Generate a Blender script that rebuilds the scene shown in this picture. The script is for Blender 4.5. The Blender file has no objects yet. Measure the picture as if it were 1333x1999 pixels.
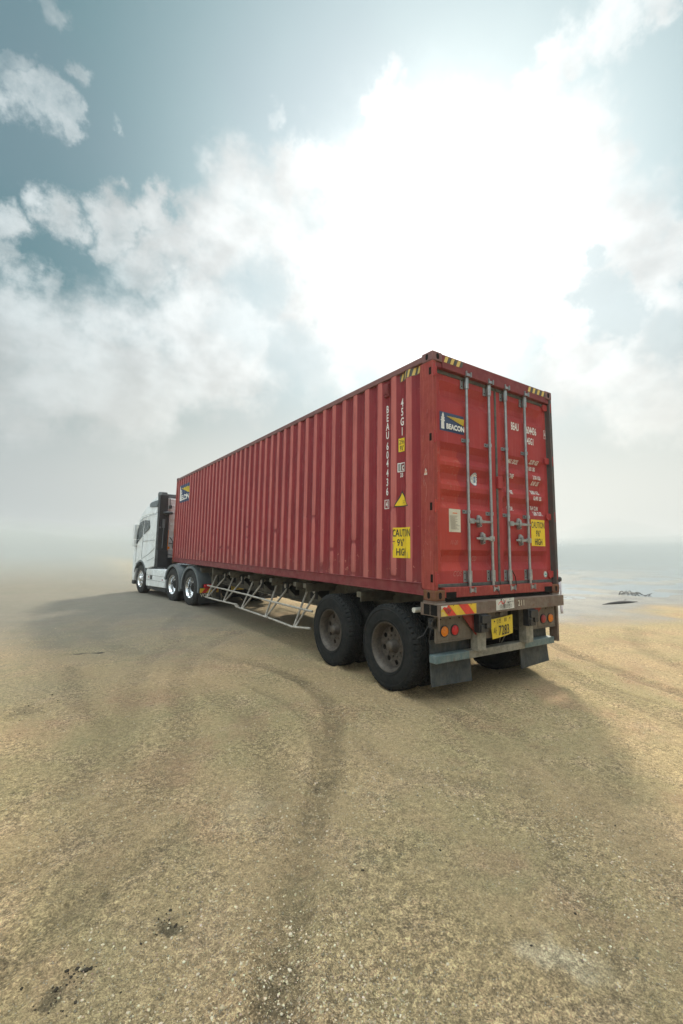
import bpy, bmesh, math, random
import numpy as np
from mathutils import Vector, Matrix

random.seed(7)
rng = np.random.default_rng(11)
R = math.radians
scene = bpy.context.scene
COL = scene.collection

# ------------------------------------------------------------------ camera
camd = bpy.data.cameras.new('camera')
cam = bpy.data.objects.new('camera', camd)
COL.objects.link(cam)
scene.camera = cam
camd.sensor_fit = 'HORIZONTAL'
camd.sensor_width = 36.0
camd.lens = 858.5 / 1333 * 36.0
camd.shift_y = -29.6 / 1333
camd.clip_start = 0.05
camd.clip_end = 3000
cam.matrix_world = Matrix(((0.83165496, -0.07792441, -0.54979798, -3.5902),
                           (-0.55508496, -0.08957944, -0.82695599, -3.5211),
                           (0.01518946, 0.99292664, -0.11775385, 1.6884),
                           (0, 0, 0, 1)))
CAMX, CAMY = -3.59, -3.52

# ------------------------------------------------------------------ light
SUN_AZ, SUN_EL = 48.0, 38.0
SUNV = Vector((math.sin(R(SUN_AZ)) * math.cos(R(SUN_EL)), math.cos(R(SUN_AZ)) * math.cos(R(SUN_EL)), math.sin(R(SUN_EL))))
sl = bpy.data.lights.new('sun', 'SUN')
sl.energy = 3.4
sl.angle = R(7.5)
sl.color = (1.0, 0.91, 0.74)
sun = bpy.data.objects.new('sun', sl)
sun.rotation_euler = SUNV.to_track_quat('Z', 'Y').to_euler()
sun.location = (20, 20, 30)
COL.objects.link(sun)

vs = scene.view_settings
vs.view_transform = 'Standard'
vs.look = 'None'
vs.exposure = 0.5
vs.gamma = 1.0
vs.use_curve_mapping = False
scene.render.engine = 'CYCLES'
scene.cycles.use_denoising = True
scene.cycles.volume_bounces = 2
scene.cycles.max_bounces = 8
scene.cycles.sample_clamp_indirect = 8.0


class NT:
    """small helper that adds shader nodes and links them"""
    def __init__(self, tree):
        self.t = tree
        self.n = tree.nodes
        self.l = tree.links

    def node(self, typ, **kw):
        nd = self.n.new(typ)
        for k, v in kw.items():
            setattr(nd, k, v)
        return nd

    def put(self, sock, val):
        if isinstance(val, bpy.types.NodeSocket):
            self.l.new(val, sock)
        elif val is not None:
            try:
                sock.default_value = val
            except (TypeError, ValueError):
                sock.default_value = tuple(val) + (1.0,) if len(val) == 3 else val

    def math(self, op, a, b=None, c=None, clamp=False):
        nd = self.node('ShaderNodeMath', operation=op, use_clamp=clamp)
        for i, v in enumerate((a, b, c)):
            if v is not None:
                self.put(nd.inputs[i], v)
        return nd.outputs[0]

    def vmath(self, op, a, b=None, scale=None):
        nd = self.node('ShaderNodeVectorMath', operation=op)
        self.put(nd.inputs[0], a)
        if b is not None:
            self.put(nd.inputs[1], b)
        if scale is not None:
            self.put(nd.inputs['Scale'], scale)
        return nd.outputs['Value'] if op in ('DISTANCE', 'LENGTH', 'DOT_PRODUCT') else nd.outputs[0]

    def ramp(self, v, a, b, lo=0.0, hi=1.0, smooth=True):
        nd = self.node('ShaderNodeMapRange', interpolation_type='SMOOTHSTEP' if smooth else 'LINEAR')
        self.put(nd.inputs['Value'], v)
        for k, x in (('From Min', a), ('From Max', b), ('To Min', lo), ('To Max', hi)):
            self.put(nd.inputs[k], x)
        return nd.outputs[0]

    def mix(self, f, a, b, blend='MIX'):
        nd = self.node('ShaderNodeMix', data_type='RGBA', blend_type=blend)
        self.put(nd.inputs['Factor'], f)
        for s, v in ((6, a), (7, b)):
            if isinstance(v, (tuple, list)) and len(v) == 3:
                v = tuple(v) + (1.0,)
            self.put(nd.inputs[s], v)
        return nd.outputs[2]

    def noise(self, vec, scale, detail=4, rough=0.55, dist=0.0, out='Fac'):
        nd = self.node('ShaderNodeTexNoise')
        self.put(nd.inputs['Vector'], vec)
        self.put(nd.inputs['Scale'], scale)
        self.put(nd.inputs['Detail'], detail)
        self.put(nd.inputs['Roughness'], rough)
        self.put(nd.inputs['Distortion'], dist)
        return nd.outputs[out]

    def vscale(self, vec, s):
        nd = self.node('ShaderNodeMapping')
        self.put(nd.inputs['Vector'], vec)
        nd.inputs['Scale'].default_value = s
        return nd.outputs[0]


# ------------------------------------------------------------------ sky
world = bpy.data.worlds.new('World')
scene.world = world
world.use_nodes = True
W = NT(world.node_tree)
W.n.clear()
CLOUDS= [[-0.014, 0.838, 0.545, 0.056, 0.85], [0.056, 0.817, 0.573, 0.062, 0.9], [0.069, 0.837, 0.542, 0.064, 0.9], [0.107, 0.8, 0.59, 0.06, 0.9], [0.15, 0.811, 0.566, 0.076, 0.95], [0.13, 0.851, 0.508, 0.093, 0.9], [0.216, 0.818, 0.533, 0.096, 0.9], [-0.093, 0.853, 0.514, 0.052, 0.8], [-0.1, 0.876, 0.471, 0.045, 0.7], [-0.07, 0.756, 0.65, 0.051, 0.66], [-0.092, 0.752, 0.653, 0.049, 0.66], [-0.048, 0.757, 0.652, 0.034, 0.66], [-0.102, 0.726, 0.68, 0.037, 0.55], [-0.026, 0.714, 0.7, 0.03, 0.5], [-0.058, 0.667, 0.743, 0.036, 0.5], [0.03, 0.741, 0.671, 0.016, 0.38], [-0.057, 0.942, 0.33, 0.185, 0.9], [0.108, 0.931, 0.348, 0.211, 0.9], [0.27, 0.871, 0.411, 0.214, 1], [-0.084, 0.908, 0.411, 0.08, 0.8], [-0.027, 0.9, 0.436, 0.059, 0.7], [0.26, 0.728, 0.634, 0.127, 0.8], [0.328, 0.675, 0.661, 0.098, 1], [0.393, 0.653, 0.647, 0.1, 1], [0.307, 0.652, 0.694, 0.038, 0.8], [0.264, 0.622, 0.737, 0.029, 0.5], [0.242, 0.781, 0.576, 0.123, 1], [0.347, 0.729, 0.589, 0.126, 1], [0.159, 0.78, 0.606, 0.021, 0.6], [0.598, 0.576, 0.558, 0.308, 1.2], [0.49, 0.546, 0.68, 0.112, 1], [0.439, 0.528, 0.727, 0.06, 0.9], [0.423, 0.489, 0.763, 0.033, 0.7], [0.555, 0.471, 0.686, 0.106, 1], [0.604, 0.402, 0.688, 0.1, 1], [0.667, 0.369, 0.647, 0.147, 1], [0.583, 0.34, 0.738, 0.062, 0.9], [0.587, 0.292, 0.755, 0.058, 0.8], [0.622, 0.238, 0.746, 0.061, 0.8], [0.64, 0.194, 0.743, 0.052, 0.7], [0.775, 0.37, 0.513, 0.19, 1], [0.467, 0.655, 0.595, 0.185, 1.1], [0.437, 0.759, 0.482, 0.203, 1], [0.843, 0.32, 0.433, 0.136, 1], [0.892, 0.34, 0.299, 0.149, 1], [0.825, 0.247, 0.508, 0.08, 0.9], [0.841, 0.412, 0.351, 0.151, 1]]
DARK= [[0.519, 0.564, 0.643, 0.053, 0.7], [0.321, 0.788, 0.525, 0.096, 0.7], [0.412, 0.811, 0.416, 0.109, 0.7], [0.301, 0.839, 0.453, 0.083, 0.5], [0.377, 0.682, 0.626, 0.055, 0.45], [0.802, 0.359, 0.477, 0.062, 0.9], [0.833, 0.345, 0.432, 0.071, 1], [0.763, 0.373, 0.529, 0.037, 0.6], [0.871, 0.294, 0.392, 0.063, 0.7], [0.778, 0.476, 0.41, 0.047, 0.6], [0.746, 0.499, 0.442, 0.029, 0.3], [0.09, 0.871, 0.483, 0.073, 0.5], [0.871, 0.423, 0.247, 0.064, 0.5], [0.918, 0.339, 0.207, 0.051, 0.5]]
SKY_SUN = [0.594, 0.558, 0.579]


def build_sky():
    d = W.vmath('NORMALIZE', W.node('ShaderNodeTexCoord').outputs['Generated'])
    sep = W.node('ShaderNodeSeparateXYZ')
    W.put(sep.inputs[0], d)
    z = sep.outputs['Z']
    # domain warp so that the cloud clumps get ragged edges
    n1 = W.noise(d, 5.0, 7, 0.62, 0.0, 'Color')
    n2 = W.noise(d, 17.0, 5, 0.65, 0.0, 'Color')
    w1 = W.vmath('SCALE', W.vmath('SUBTRACT', n1, (0.5, 0.5, 0.5)), scale=0.17)
    w2 = W.vmath('SCALE', W.vmath('SUBTRACT', n2, (0.5, 0.5, 0.5)), scale=0.085)
    dw = W.vmath('ADD', W.vmath('ADD', d, w1), w2)

    def field(blobs):
        acc = None
        for x, y, zz, r, a in blobs:
            m = W.ramp(W.vmath('DISTANCE', dw, (x, y, zz)), r * 1.12, r * 0.3, 0.0, a)
            acc = m if acc is None else W.math('MAXIMUM', acc, m)
        return acc

    fbm = W.noise(W.vscale(d, (1, 1, 1.6)), 4.5, 9, 0.6)
    fine = W.noise(d, 22.0, 6, 0.6)
    sunang = W.vmath('DISTANCE', d, tuple(SKY_SUN))
    # unseen cloud added behind the viewer and overhead as fill light
    behind = W.ramp(W.vmath('DOT_PRODUCT', d, (0.5498, 0.827, 0.1)), 0.35, -0.1)
    fill_cloud = W.math('MULTIPLY', behind, W.ramp(fbm, 0.36, 0.58))
    zenith = W.ramp(z, 0.86, 0.97)
    fill_cloud = W.math('MAXIMUM', fill_cloud, zenith)
    cf = W.math('MAXIMUM', field(CLOUDS), fill_cloud)
    cf = W.math('ADD', cf, W.math('MULTIPLY', W.math('SUBTRACT', fbm, 0.5), 1.0))
    cf = W.math('ADD', cf, W.math('MULTIPLY', W.math('SUBTRACT', fine, 0.5), 0.85))
    mask = W.ramp(cf, 0.12, 1.05, 0.0, 0.93)
    dk = W.math('ADD', field(DARK), W.math('MULTIPLY', W.math('SUBTRACT', fbm, 0.5), 0.9))
    dk = W.math('ADD', dk, W.math('MULTIPLY', W.math('SUBTRACT', fine, 0.5), 0.8))
    dmask = W.ramp(dk, 0.05, 0.8)
    # clear air: Nishita sky pulled towards the teal of the photograph
    sky = W.node('ShaderNodeTexSky', sky_type='NISHITA', sun_disc=False)
    sky.sun_elevation = R(SUN_EL)
    sky.sun_rotation = R(SUN_AZ)
    sky.air_density = 1.0
    sky.dust_density = 2.5
    nish = W.vmath('SCALE', sky.outputs[0], scale=0.085)
    teal = W.mix(W.ramp(sunang, 0.22, 0.78), (0.70, 0.87, 0.90, 1), (0.19, 0.385, 0.43, 1))
    clear = W.mix(0.86, nish, teal)
    lilac = W.ramp(W.noise(d, 2.2, 3, 0.5), 0.45, 0.7)
    clear = W.mix(W.math('MULTIPLY', lilac, 0.2), clear, (0.42, 0.47, 0.58, 1))
    # cloud: blown out round the sun, pale grey further off
    near = W.ramp(W.vmath('DISTANCE', dw, tuple(SKY_SUN)), 0.36, 0.04)
    cl_a = W.mix(W.ramp(sunang, 0.30, 0.90), (1.0, 1.03, 1.02, 1), (0.60, 0.665, 0.68, 1))
    shade = W.ramp(W.noise(W.vscale(d, (1, 1, 1.4)), 7.0, 6, 0.55), 0.3, 0.72, 0.72, 1.14)
    cl_a = W.vmath('SCALE', cl_a, scale=shade)
    glow = W.vmath('SCALE', (1.0, 0.985, 0.93), scale=W.math('ADD', W.math('MULTIPLY', W.math('POWER', near, 1.7), 1.8), 0.0))
    cloud = W.vmath('ADD', cl_a, glow)
    cloud = W.mix(W.math('MULTIPLY', dmask, 0.85), cloud, (0.64, 0.745, 0.77, 1))
    cloud = W.vmath('SCALE', cloud, scale=W.math('ADD', W.math('ADD', 1.0, W.math('MULTIPLY', zenith, 9.0)), W.math('MULTIPLY', W.math('MULTIPLY', behind, W.ramp(z, 0.2, 0.7)), W.ramp(W.vmath('DOT_PRODUCT', d, (-0.97, 0.24, 0.0)), -0.1, 0.7, 1.6, 6.5))))  # cloud out of view is boosted to act as fill light
    clear = W.vmath('SCALE', clear, scale=W.ramp(sunang, 0.75, 0.25, 0.70, 0.95))
    clear = W.vmath('ADD', clear, W.vmath('SCALE', glow, scale=0.4))
    full = W.mix(mask, clear, cloud)
    full = W.vmath('ADD', full, W.vmath('SCALE', (1.0, 0.99, 0.95), scale=W.math('MULTIPLY', W.math('POWER', W.ramp(sunang, 0.65, 0.0), 2.0), 0.18)))
    # pale band of mist low in the sky
    cream = W.mix(W.ramp(sunang, 0.98, 0.5), (0.55, 0.58, 0.575, 1), (0.88, 0.88, 0.81, 1))
    low = W.ramp(z, 0.46, 0.10)
    full = W.mix(W.math('MULTIPLY', low, 0.85), full, cream)
    bg = W.node('ShaderNodeBackground')
    W.put(bg.inputs['Color'], full)
    bg.inputs['Strength'].default_value = 0.73
    out = W.node('ShaderNodeOutputWorld')
    W.l.new(bg.outputs[0], out.inputs['Surface'])
    world.cycles.sampling_method = 'MANUAL'
    world.cycles.sample_map_resolution = 1024


build_sky()


# ------------------------------------------------------------------ helpers
def tag(o, label=None, cat=None, group=None, kind=None):
    for k, v in (('label', label), ('category', cat), ('group', group), ('kind', kind)):
        if v:
            o[k] = v
    return o


def empty(name, loc=(0, 0, 0), rz=0.0, parent=None):
    o = bpy.data.objects.new(name, None)
    o.empty_display_size = 0.2
    COL.objects.link(o)
    o.location = loc
    o.rotation_euler = (0, 0, rz)
    if parent:
        o.parent = parent
    return o


def link(name, mesh, parent=None, loc=(0, 0, 0), rot=(0, 0, 0)):
    o = bpy.data.objects.new(name, mesh)
    COL.objects.link(o)
    o.location = loc
    o.rotation_euler = rot
    if parent:
        o.parent = parent
    return o


class MB:
    """collects shapes and links them as one mesh object"""
    def __init__(self):
        self.v, self.f, self.m = [], [], []

    def add(self, vs, fs, mi=0):
        b = len(self.v)
        self.v.extend([tuple(p) for p in vs])
        self.f.extend([tuple(b + i for i in f) for f in fs])
        self.m.extend([mi] * len(fs))
        return self

    def box(self, x0, x1, y0, y1, z0, z1, mi=0):
        return self.add([(x0, y0, z0), (x1, y0, z0), (x1, y1, z0), (x0, y1, z0), (x0, y0, z1), (x1, y0, z1), (x1, y1, z1), (x0, y1, z1)],
                        [(0, 3, 2, 1), (4, 5, 6, 7), (0, 1, 5, 4), (1, 2, 6, 5), (2, 3, 7, 6), (3, 0, 4, 7)], mi)

    def prism(self, poly, fn0, fn1, mi=0):
        """poly: 2-D outline; fn0, fn1 map (u, v) onto the two end faces"""
        n = len(poly)
        vs = [fn0(*p) for p in poly] + [fn1(*p) for p in poly]
        fs = [tuple(range(n))[::-1], tuple(range(n, 2 * n))] + [(i, (i + 1) % n, n + (i + 1) % n, n + i) for i in range(n)]
        return self.add(vs, fs, mi)

    def tube(self, pts, r, n=8, mi=0, cap=True):
        pts = [Vector(p) for p in pts]
        rs = r if isinstance(r, (list, tuple)) else [r] * len(pts)
        vs, fs = [], []
        up = None
        for i, p in enumerate(pts):
            t = (pts[min(i + 1, len(pts) - 1)] - pts[max(i - 1, 0)]).normalized()
            if up is None:
                up = Vector((0, 0, 1)) if abs(t.z) < 0.9 else Vector((1, 0, 0))
            a = t.cross(up).normalized()
            b = a.cross(t).normalized()
            up = b
            for k in range(n):
                an = 2 * math.pi * k / n
                vs.append(p + (a * math.cos(an) + b * math.sin(an)) * rs[i])
        for i in range(len(pts) - 1):
            for k in range(n):
                fs.append((i * n + k, i * n + (k + 1) % n, (i + 1) * n + (k + 1) % n, (i + 1) * n + k))
        if cap:
            fs.append(tuple(range(n))[::-1])
            fs.append(tuple((len(pts) - 1) * n + k for k in range(n)))
        return self.add(vs, fs, mi)

    def lathe(self, prof, n=48, axis='x', c=(0, 0, 0), mi=0, closed=False):
        """prof: (along, radius) pairs turned about the axis through c"""
        vs, fs = [], []
        for (a, r) in prof:
            for k in range(n):
                t = 2 * math.pi * k / n
                p, q = r * math.cos(t), r * math.sin(t)
                o = {'x': (a, p, q), 'y': (q, a, p), 'z': (p, q, a)}[axis]
                vs.append((c[0] + o[0], c[1] + o[1], c[2] + o[2]))
        m = len(prof)
        for i in range(m if closed else m - 1):
            j = (i + 1) % m
            for k in range(n):
                fs.append((i * n + k, j * n + k, j * n + (k + 1) % n, i * n + (k + 1) % n))
        return self.add(vs, fs, mi)

    def disc(self, c, r, normal, n=24, mi=0):
        q = Vector(normal).to_track_quat('Z', 'Y')
        return self.add([Vector(c) + q @ Vector((r * math.cos(2 * math.pi * k / n), r * math.sin(2 * math.pi * k / n), 0)) for k in range(n)],
                        [tuple(range(n))], mi)

    def mesh(self, name, mats, smooth=35):
        me = bpy.data.meshes.new(name)
        me.from_pydata(self.v, [], self.f)
        for m in (mats if isinstance(mats, (list, tuple)) else [mats]):
            me.materials.append(m)
        me.polygons.foreach_set('material_index', self.m)
        if smooth:
            me.polygons.foreach_set('use_smooth', [True] * len(self.f))
            me.set_sharp_from_angle(angle=R(smooth))
        me.update()
        return me

    def build(self, name, mats, parent=None, bevel=0.0, seg=2, smooth=35, loc=(0, 0, 0), rot=(0, 0, 0)):
        o = link(name, self.mesh(name, mats, smooth), parent, loc, rot)
        if bevel:
            b = o.modifiers.new('bevel', 'BEVEL')
            b.width = bevel
            b.segments = seg
            b.limit_method = 'ANGLE'
            b.angle_limit = R(40)
            b.harden_normals = False
        return o


def copy_tree(o, parent=None):
    c = o.copy()
    COL.objects.link(c)
    c.parent = parent
    for ch in o.children:
        copy_tree(ch, c)
    return c


# flat lettering and outlines: lists of (2-D verts, faces)
def text2d(s, h, cond=0.62, bold=0.0, space=1.0):
    """letters s with capital height h, condensed; returns verts (left, baseline at 0), faces, width"""
    c = bpy.data.curves.new('lettering', 'FONT')
    c.body = s
    c.size = 1.0
    c.offset = bold
    c.space_character = space
    c.resolution_u = 3
    o = bpy.data.objects.new('lettering', c)
    COL.objects.link(o)
    dg = bpy.context.evaluated_depsgraph_get()
    ev = o.evaluated_get(dg)
    me = ev.to_mesh()
    vs = [(v.co.x, v.co.y) for v in me.vertices]
    fs = [tuple(p.vertices) for p in me.polygons]
    ev.to_mesh_clear()
    bpy.data.objects.remove(o)
    bpy.data.curves.remove(c)
    if not vs:
        return [], [], 0
    x0 = min(p[0] for p in vs)
    k = h / 0.69
    vs = [((p[0] - x0) * k * cond, p[1] * k) for p in vs]
    return vs, fs, max(p[0] for p in vs)


def moved(shape, u, v, shear=0.0):
    return [(p[0] + u + shear * p[1], p[1] + v) for p in shape[0]], shape[1]


def centred(shape, u, v):
    w = shape[2]
    return moved(shape, u - w / 2, v)


def rect(u0, u1, v0, v1):
    return [(u0, v0), (u1, v0), (u1, v1), (u0, v1)], [(0, 1, 2, 3)]


def poly(*pts):
    return list(pts), [tuple(range(len(pts)))]


def disc2d(u, v, ru, rv=None, n=28):
    rv = rv or ru
    return [(u + ru * math.cos(2 * math.pi * k / n), v + rv * math.sin(2 * math.pi * k / n)) for k in range(n)], [tuple(range(n))]


def ring2d(u, v, r0, r1, n=28):
    a = [(u + r0 * math.cos(2 * math.pi * k / n), v + r0 * math.sin(2 * math.pi * k / n)) for k in range(n)]
    b = [(u + r1 * math.cos(2 * math.pi * k / n), v + r1 * math.sin(2 * math.pi * k / n)) for k in range(n)]
    return a + b, [(k, (k + 1) % n, n + (k + 1) % n, n + k) for k in range(n)]


def drape(mb, shape, fn, mi=0, ubreaks=(), vbreaks=()):
    """cut a flat shape at the kinks of the sheet it lies on, then lay it on with fn(u, v)"""
    bm = bmesh.new()
    vv = [bm.verts.new((p[0], p[1], 0)) for p in shape[0]]
    for f in shape[1]:
        try:
            bm.faces.new([vv[i] for i in f])
        except ValueError:
            pass
    us = [p[0] for p in shape[0]]
    ws = [p[1] for p in shape[0]]
    for brk, ax, lo, hi in ((ubreaks, 0, min(us), max(us)), (vbreaks, 1, min(ws), max(ws))):
        for b in brk:
            if lo < b < hi:
                co = (b, 0, 0) if ax == 0 else (0, b, 0)
                no = (1, 0, 0) if ax == 0 else (0, 1, 0)
                bmesh.ops.bisect_plane(bm, geom=bm.verts[:] + bm.edges[:] + bm.faces[:], plane_co=co, plane_no=no, dist=1e-6)
    bm.verts.index_update()
    mb.add([fn(v.co.x, v.co.y) for v in bm.verts], [tuple(v.index for v in f.verts) for f in bm.faces], mi)
    bm.free()


# numpy value noise for terrain shapes
def vnoise(x, y, seed=0):
    xi, yi = np.floor(x).astype(np.int64), np.floor(y).astype(np.int64)
    fx, fy = x - xi, y - yi
    fx, fy = fx * fx * (3 - 2 * fx), fy * fy * (3 - 2 * fy)

    def h(a, b):
        n = (a * 374761393 + b * 668265263 + seed * 974711) & 0x7fffffff
        n = ((n ^ (n >> 13)) * 1274126177) & 0x7fffffff
        return ((n ^ (n >> 16)) & 0xffff) / 65535.0
    return (h(xi, yi) * (1 - fx) + h(xi + 1, yi) * fx) * (1 - fy) + (h(xi, yi + 1) * (1 - fx) + h(xi + 1, yi + 1) * fx) * fy - 0.5


# ------------------------------------------------------------------ materials
def new_mat(name):
    m = bpy.data.materials.new(name)
    m.use_nodes = True
    nt = NT(m.node_tree)
    nt.n.clear()
    bs = nt.node('ShaderNodeBsdfPrincipled')
    out = nt.node('ShaderNodeOutputMaterial')
    nt.l.new(bs.outputs[0], out.inputs['Surface'])
    return m, nt, bs


def bump(nt, bs, height, strength=0.3, dist=0.01):
    b = nt.node('ShaderNodeBump')
    b.inputs['Strength'].default_value = strength
    b.inputs['Distance'].default_value = dist
    nt.put(b.inputs['Height'], height)
    nt.l.new(b.outputs[0], bs.inputs['Normal'])


def worn(name, base, alt=None, rust=None, rust_amt=0.0, rough=0.5, metal=0.0, scale=3.0, streak=0.0, grain=0.15, spec=0.4, dirt=None, dirt_amt=0.0, bumpy=1.0):
    """a paint, rubber or metal with mottling, streaks, rust patches and dirt"""
    m, nt, bs = new_mat(name)
    co = nt.node('ShaderNodeTexCoord').outputs['Object']
    alt = alt or tuple(c * 0.75 for c in base)
    c = nt.mix(nt.ramp(nt.noise(co, scale, 6, 0.6), 0.3, 0.7), base, alt)
    if streak:
        s = nt.noise(nt.vscale(co, (14, 14, 0.7)), scale, 5, 0.6)
        c = nt.mix(nt.math('MULTIPLY', nt.ramp(s, 0.5, 0.75), streak), c, tuple(min(1, x * 1.7 + 0.02) for x in base))
        s2 = nt.noise(nt.vscale(co, (22, 22, 0.5)), scale, 5, 0.6)
        c = nt.mix(nt.math('MULTIPLY', nt.ramp(s2, 0.52, 0.75), streak), c, tuple(x * 0.45 for x in base))
    if dirt:
        c = nt.mix(nt.math('MULTIPLY', nt.ramp(nt.noise(co, scale * 2.3, 8, 0.7), 0.35, 0.7), dirt_amt), c, dirt)
    if rust:
        r = nt.noise(co, scale * 3.1, 9, 0.68)
        k = 0.72 - 0.32 * rust_amt
        c = nt.mix(nt.ramp(r, k, k + 0.09), c, nt.mix(nt.noise(co, 40, 4), rust, tuple(x * 0.4 for x in rust)))
    g = nt.noise(co, 90, 3, 0.6)
    c = nt.mix(grain, c, nt.mix(g, (0, 0, 0, 1), (1, 1, 1, 1)), 'OVERLAY')
    nt.put(bs.inputs['Base Color'], c)
    nt.put(bs.inputs['Roughness'], nt.ramp(nt.noise(co, scale * 4, 5), 0.2, 0.8, max(0.03, rough - 0.13), min(1, rough + 0.15)))
    bs.inputs['Metallic'].default_value = metal
    bs.inputs['Specular IOR Level'].default_value = spec
    if bumpy:
        bump(nt, bs, nt.math('ADD', nt.noise(co, scale * 9, 6, 0.65), nt.math('MULTIPLY', g, 0.4)), 0.25 * bumpy, 0.004)
    return m


def plain(name, base, rough=0.5, metal=0.0, spec=0.5):
    return worn(name, base, tuple(c * 0.88 for c in base), rough=rough, metal=metal, spec=spec, grain=0.06, scale=6)


M = {}


def red_paint():
    m, nt, bs = new_mat('container_red_paint')
    tc = nt.node('ShaderNodeTexCoord')
    co = tc.outputs['Object']
    sep = nt.node('ShaderNodeSeparateXYZ')
    nt.put(sep.inputs[0], co)
    base = nt.mix(nt.ramp(nt.noise(co, 1.1, 6, 0.6), 0.3, 0.7), (0.22, 0.022, 0.028, 1), (0.165, 0.016, 0.022, 1))
    # the crowns of the corrugation are bleached and rubbed
    crown = nt.math('MAXIMUM', nt.ramp(sep.outputs['X'], 0.016, 0.008), nt.ramp(sep.outputs['X'], 2.422, 2.430))
    nst = nt.noise(nt.vscale(co, (4, 4, 0.8)), 2.4, 6, 0.62)
    crown = nt.math('MULTIPLY', crown, nt.ramp(nst, 0.25, 0.6, 0.55, 0.95))
    base = nt.mix(crown, base, (0.46, 0.135, 0.118, 1))
    # thin vertical runs and fading
    s = nt.noise(nt.vscale(co, (16, 16, 0.5)), 2.0, 5, 0.65)
    base = nt.mix(nt.math('MULTIPLY', nt.ramp(s, 0.5, 0.78), 0.35), base, (0.36, 0.085, 0.07, 1))
    s2 = nt.noise(nt.vscale(co, (20, 20, 0.4)), 2.6, 5, 0.65)
    base = nt.mix(nt.math('MULTIPLY', nt.ramp(s2, 0.54, 0.78), 0.5), base, (0.11, 0.02, 0.02, 1))
    # chips and scuffs, more of them low down
    chip = nt.math('ADD', nt.noise(co, 13, 9, 0.72), nt.ramp(sep.outputs['Z'], 1.2, 0.1, 0.0, 0.07))
    base = nt.mix(nt.ramp(chip, 0.66, 0.72), base, (0.44, 0.16, 0.12, 1))
    rust = nt.math('ADD', nt.noise(co, 6.5, 9, 0.74), nt.ramp(sep.outputs['Z'], 0.5, 0.0, 0.0, 0.08))
    base = nt.mix(nt.ramp(rust, 0.70, 0.76), base, (0.12, 0.045, 0.022, 1))
    # road film thrown up along the bottom, in runs
    film = nt.math('MULTIPLY', nt.ramp(nt.math('ADD', sep.outputs['Z'], nt.math('MULTIPLY', nt.noise(nt.vscale(co, (9, 9, 0.6)), 1.5, 5), 0.9)), 1.15, 0.45), 0.25)
    base = nt.mix(film, base, (0.17, 0.095, 0.075, 1))
    nt.put(bs.inputs['Base Color'], base)
    nt.put(bs.inputs['Roughness'], nt.ramp(nt.noise(co, 7, 6), 0.25, 0.75, 0.36, 0.62))
    bs.inputs['Specular IOR Level'].default_value = 0.22
    bump(nt, bs, nt.math('ADD', nt.noise(co, 2.6, 3), nt.math('MULTIPLY', nt.noise(co, 60, 6, 0.7), 0.15)), 0.35, 0.012)
    return m


def door_paint():
    m, nt, bs = new_mat('door_red_paint')
    co = nt.node('ShaderNodeTexCoord').outputs['Object']
    sep = nt.node('ShaderNodeSeparateXYZ')
    nt.put(sep.inputs[0], co)
    base = nt.mix(nt.ramp(nt.noise(co, 1.6, 6, 0.6), 0.3, 0.7), (0.36, 0.045, 0.042, 1), (0.29, 0.034, 0.035, 1))
    # fresher orange-red patch of repaint on the hinge side of the near door, with a straight edge
    px = nt.ramp(nt.math('ADD', sep.outputs['X'], nt.math('MULTIPLY', nt.noise(nt.vscale(co, (1, 1, 6)), 3, 4), 0.06)), 0.56, 0.545)
    pz = nt.math('MULTIPLY', nt.ramp(sep.outputs['Z'], 1.80, 1.74), nt.ramp(sep.outputs['Z'], 0.28, 0.36))
    patch = nt.math('MULTIPLY', px, pz)
    base = nt.mix(nt.math('MULTIPLY', patch, 0.7), base, (0.42, 0.055, 0.035, 1))
    # peeled paint in that patch
    peel = nt.ramp(nt.noise(nt.vscale(co, (1, 1, 1.6)), 9, 9, 0.75), 0.55, 0.64)
    pm = nt.math('MULTIPLY', nt.math('MULTIPLY', patch, peel), nt.ramp(sep.outputs['Z'], 1.0, 1.25))
    base = nt.mix(nt.math('MULTIPLY', pm, 0.75), base, (0.42, 0.17, 0.12, 1))
    st = nt.noise(nt.vscale(co, (18, 18, 0.6)), 2.2, 5, 0.65)
    base = nt.mix(nt.math('MULTIPLY', nt.ramp(st, 0.52, 0.78), 0.3), base, (0.47, 0.16, 0.13, 1))
    st2 = nt.noise(nt.vscale(co, (24, 24, 0.5)), 2.2, 5, 0.65)
    base = nt.mix(nt.math('MULTIPLY', nt.ramp(st2, 0.55, 0.8), 0.4), base, (0.15, 0.03, 0.03, 1))
    rust = nt.math('ADD', nt.noise(co, 7.5, 9, 0.74), nt.ramp(sep.outputs['Z'], 0.45, 0.1, 0.0, 0.07))
    base = nt.mix(nt.ramp(rust, 0.69, 0.76), base, (0.14, 0.055, 0.03, 1))
    scr = nt.noise(nt.vscale(co, (3, 3, 40)), 3.0, 4, 0.6)
    base = nt.mix(nt.math('MULTIPLY', nt.ramp(scr, 0.70, 0.76), 0.4), base, (0.5, 0.25, 0.2, 1))
    nt.put(bs.inputs['Base Color'], base)
    nt.put(bs.inputs['Roughness'], nt.ramp(nt.noise(co, 7, 6), 0.25, 0.75, 0.4, 0.66))
    bs.inputs['Specular IOR Level'].default_value = 0.22
    bump(nt, bs, nt.math('ADD', nt.noise(co, 3.0, 3), nt.math('MULTIPLY', nt.noise(co, 60, 6, 0.7), 0.15)), 0.3, 0.01)
    return m


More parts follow.
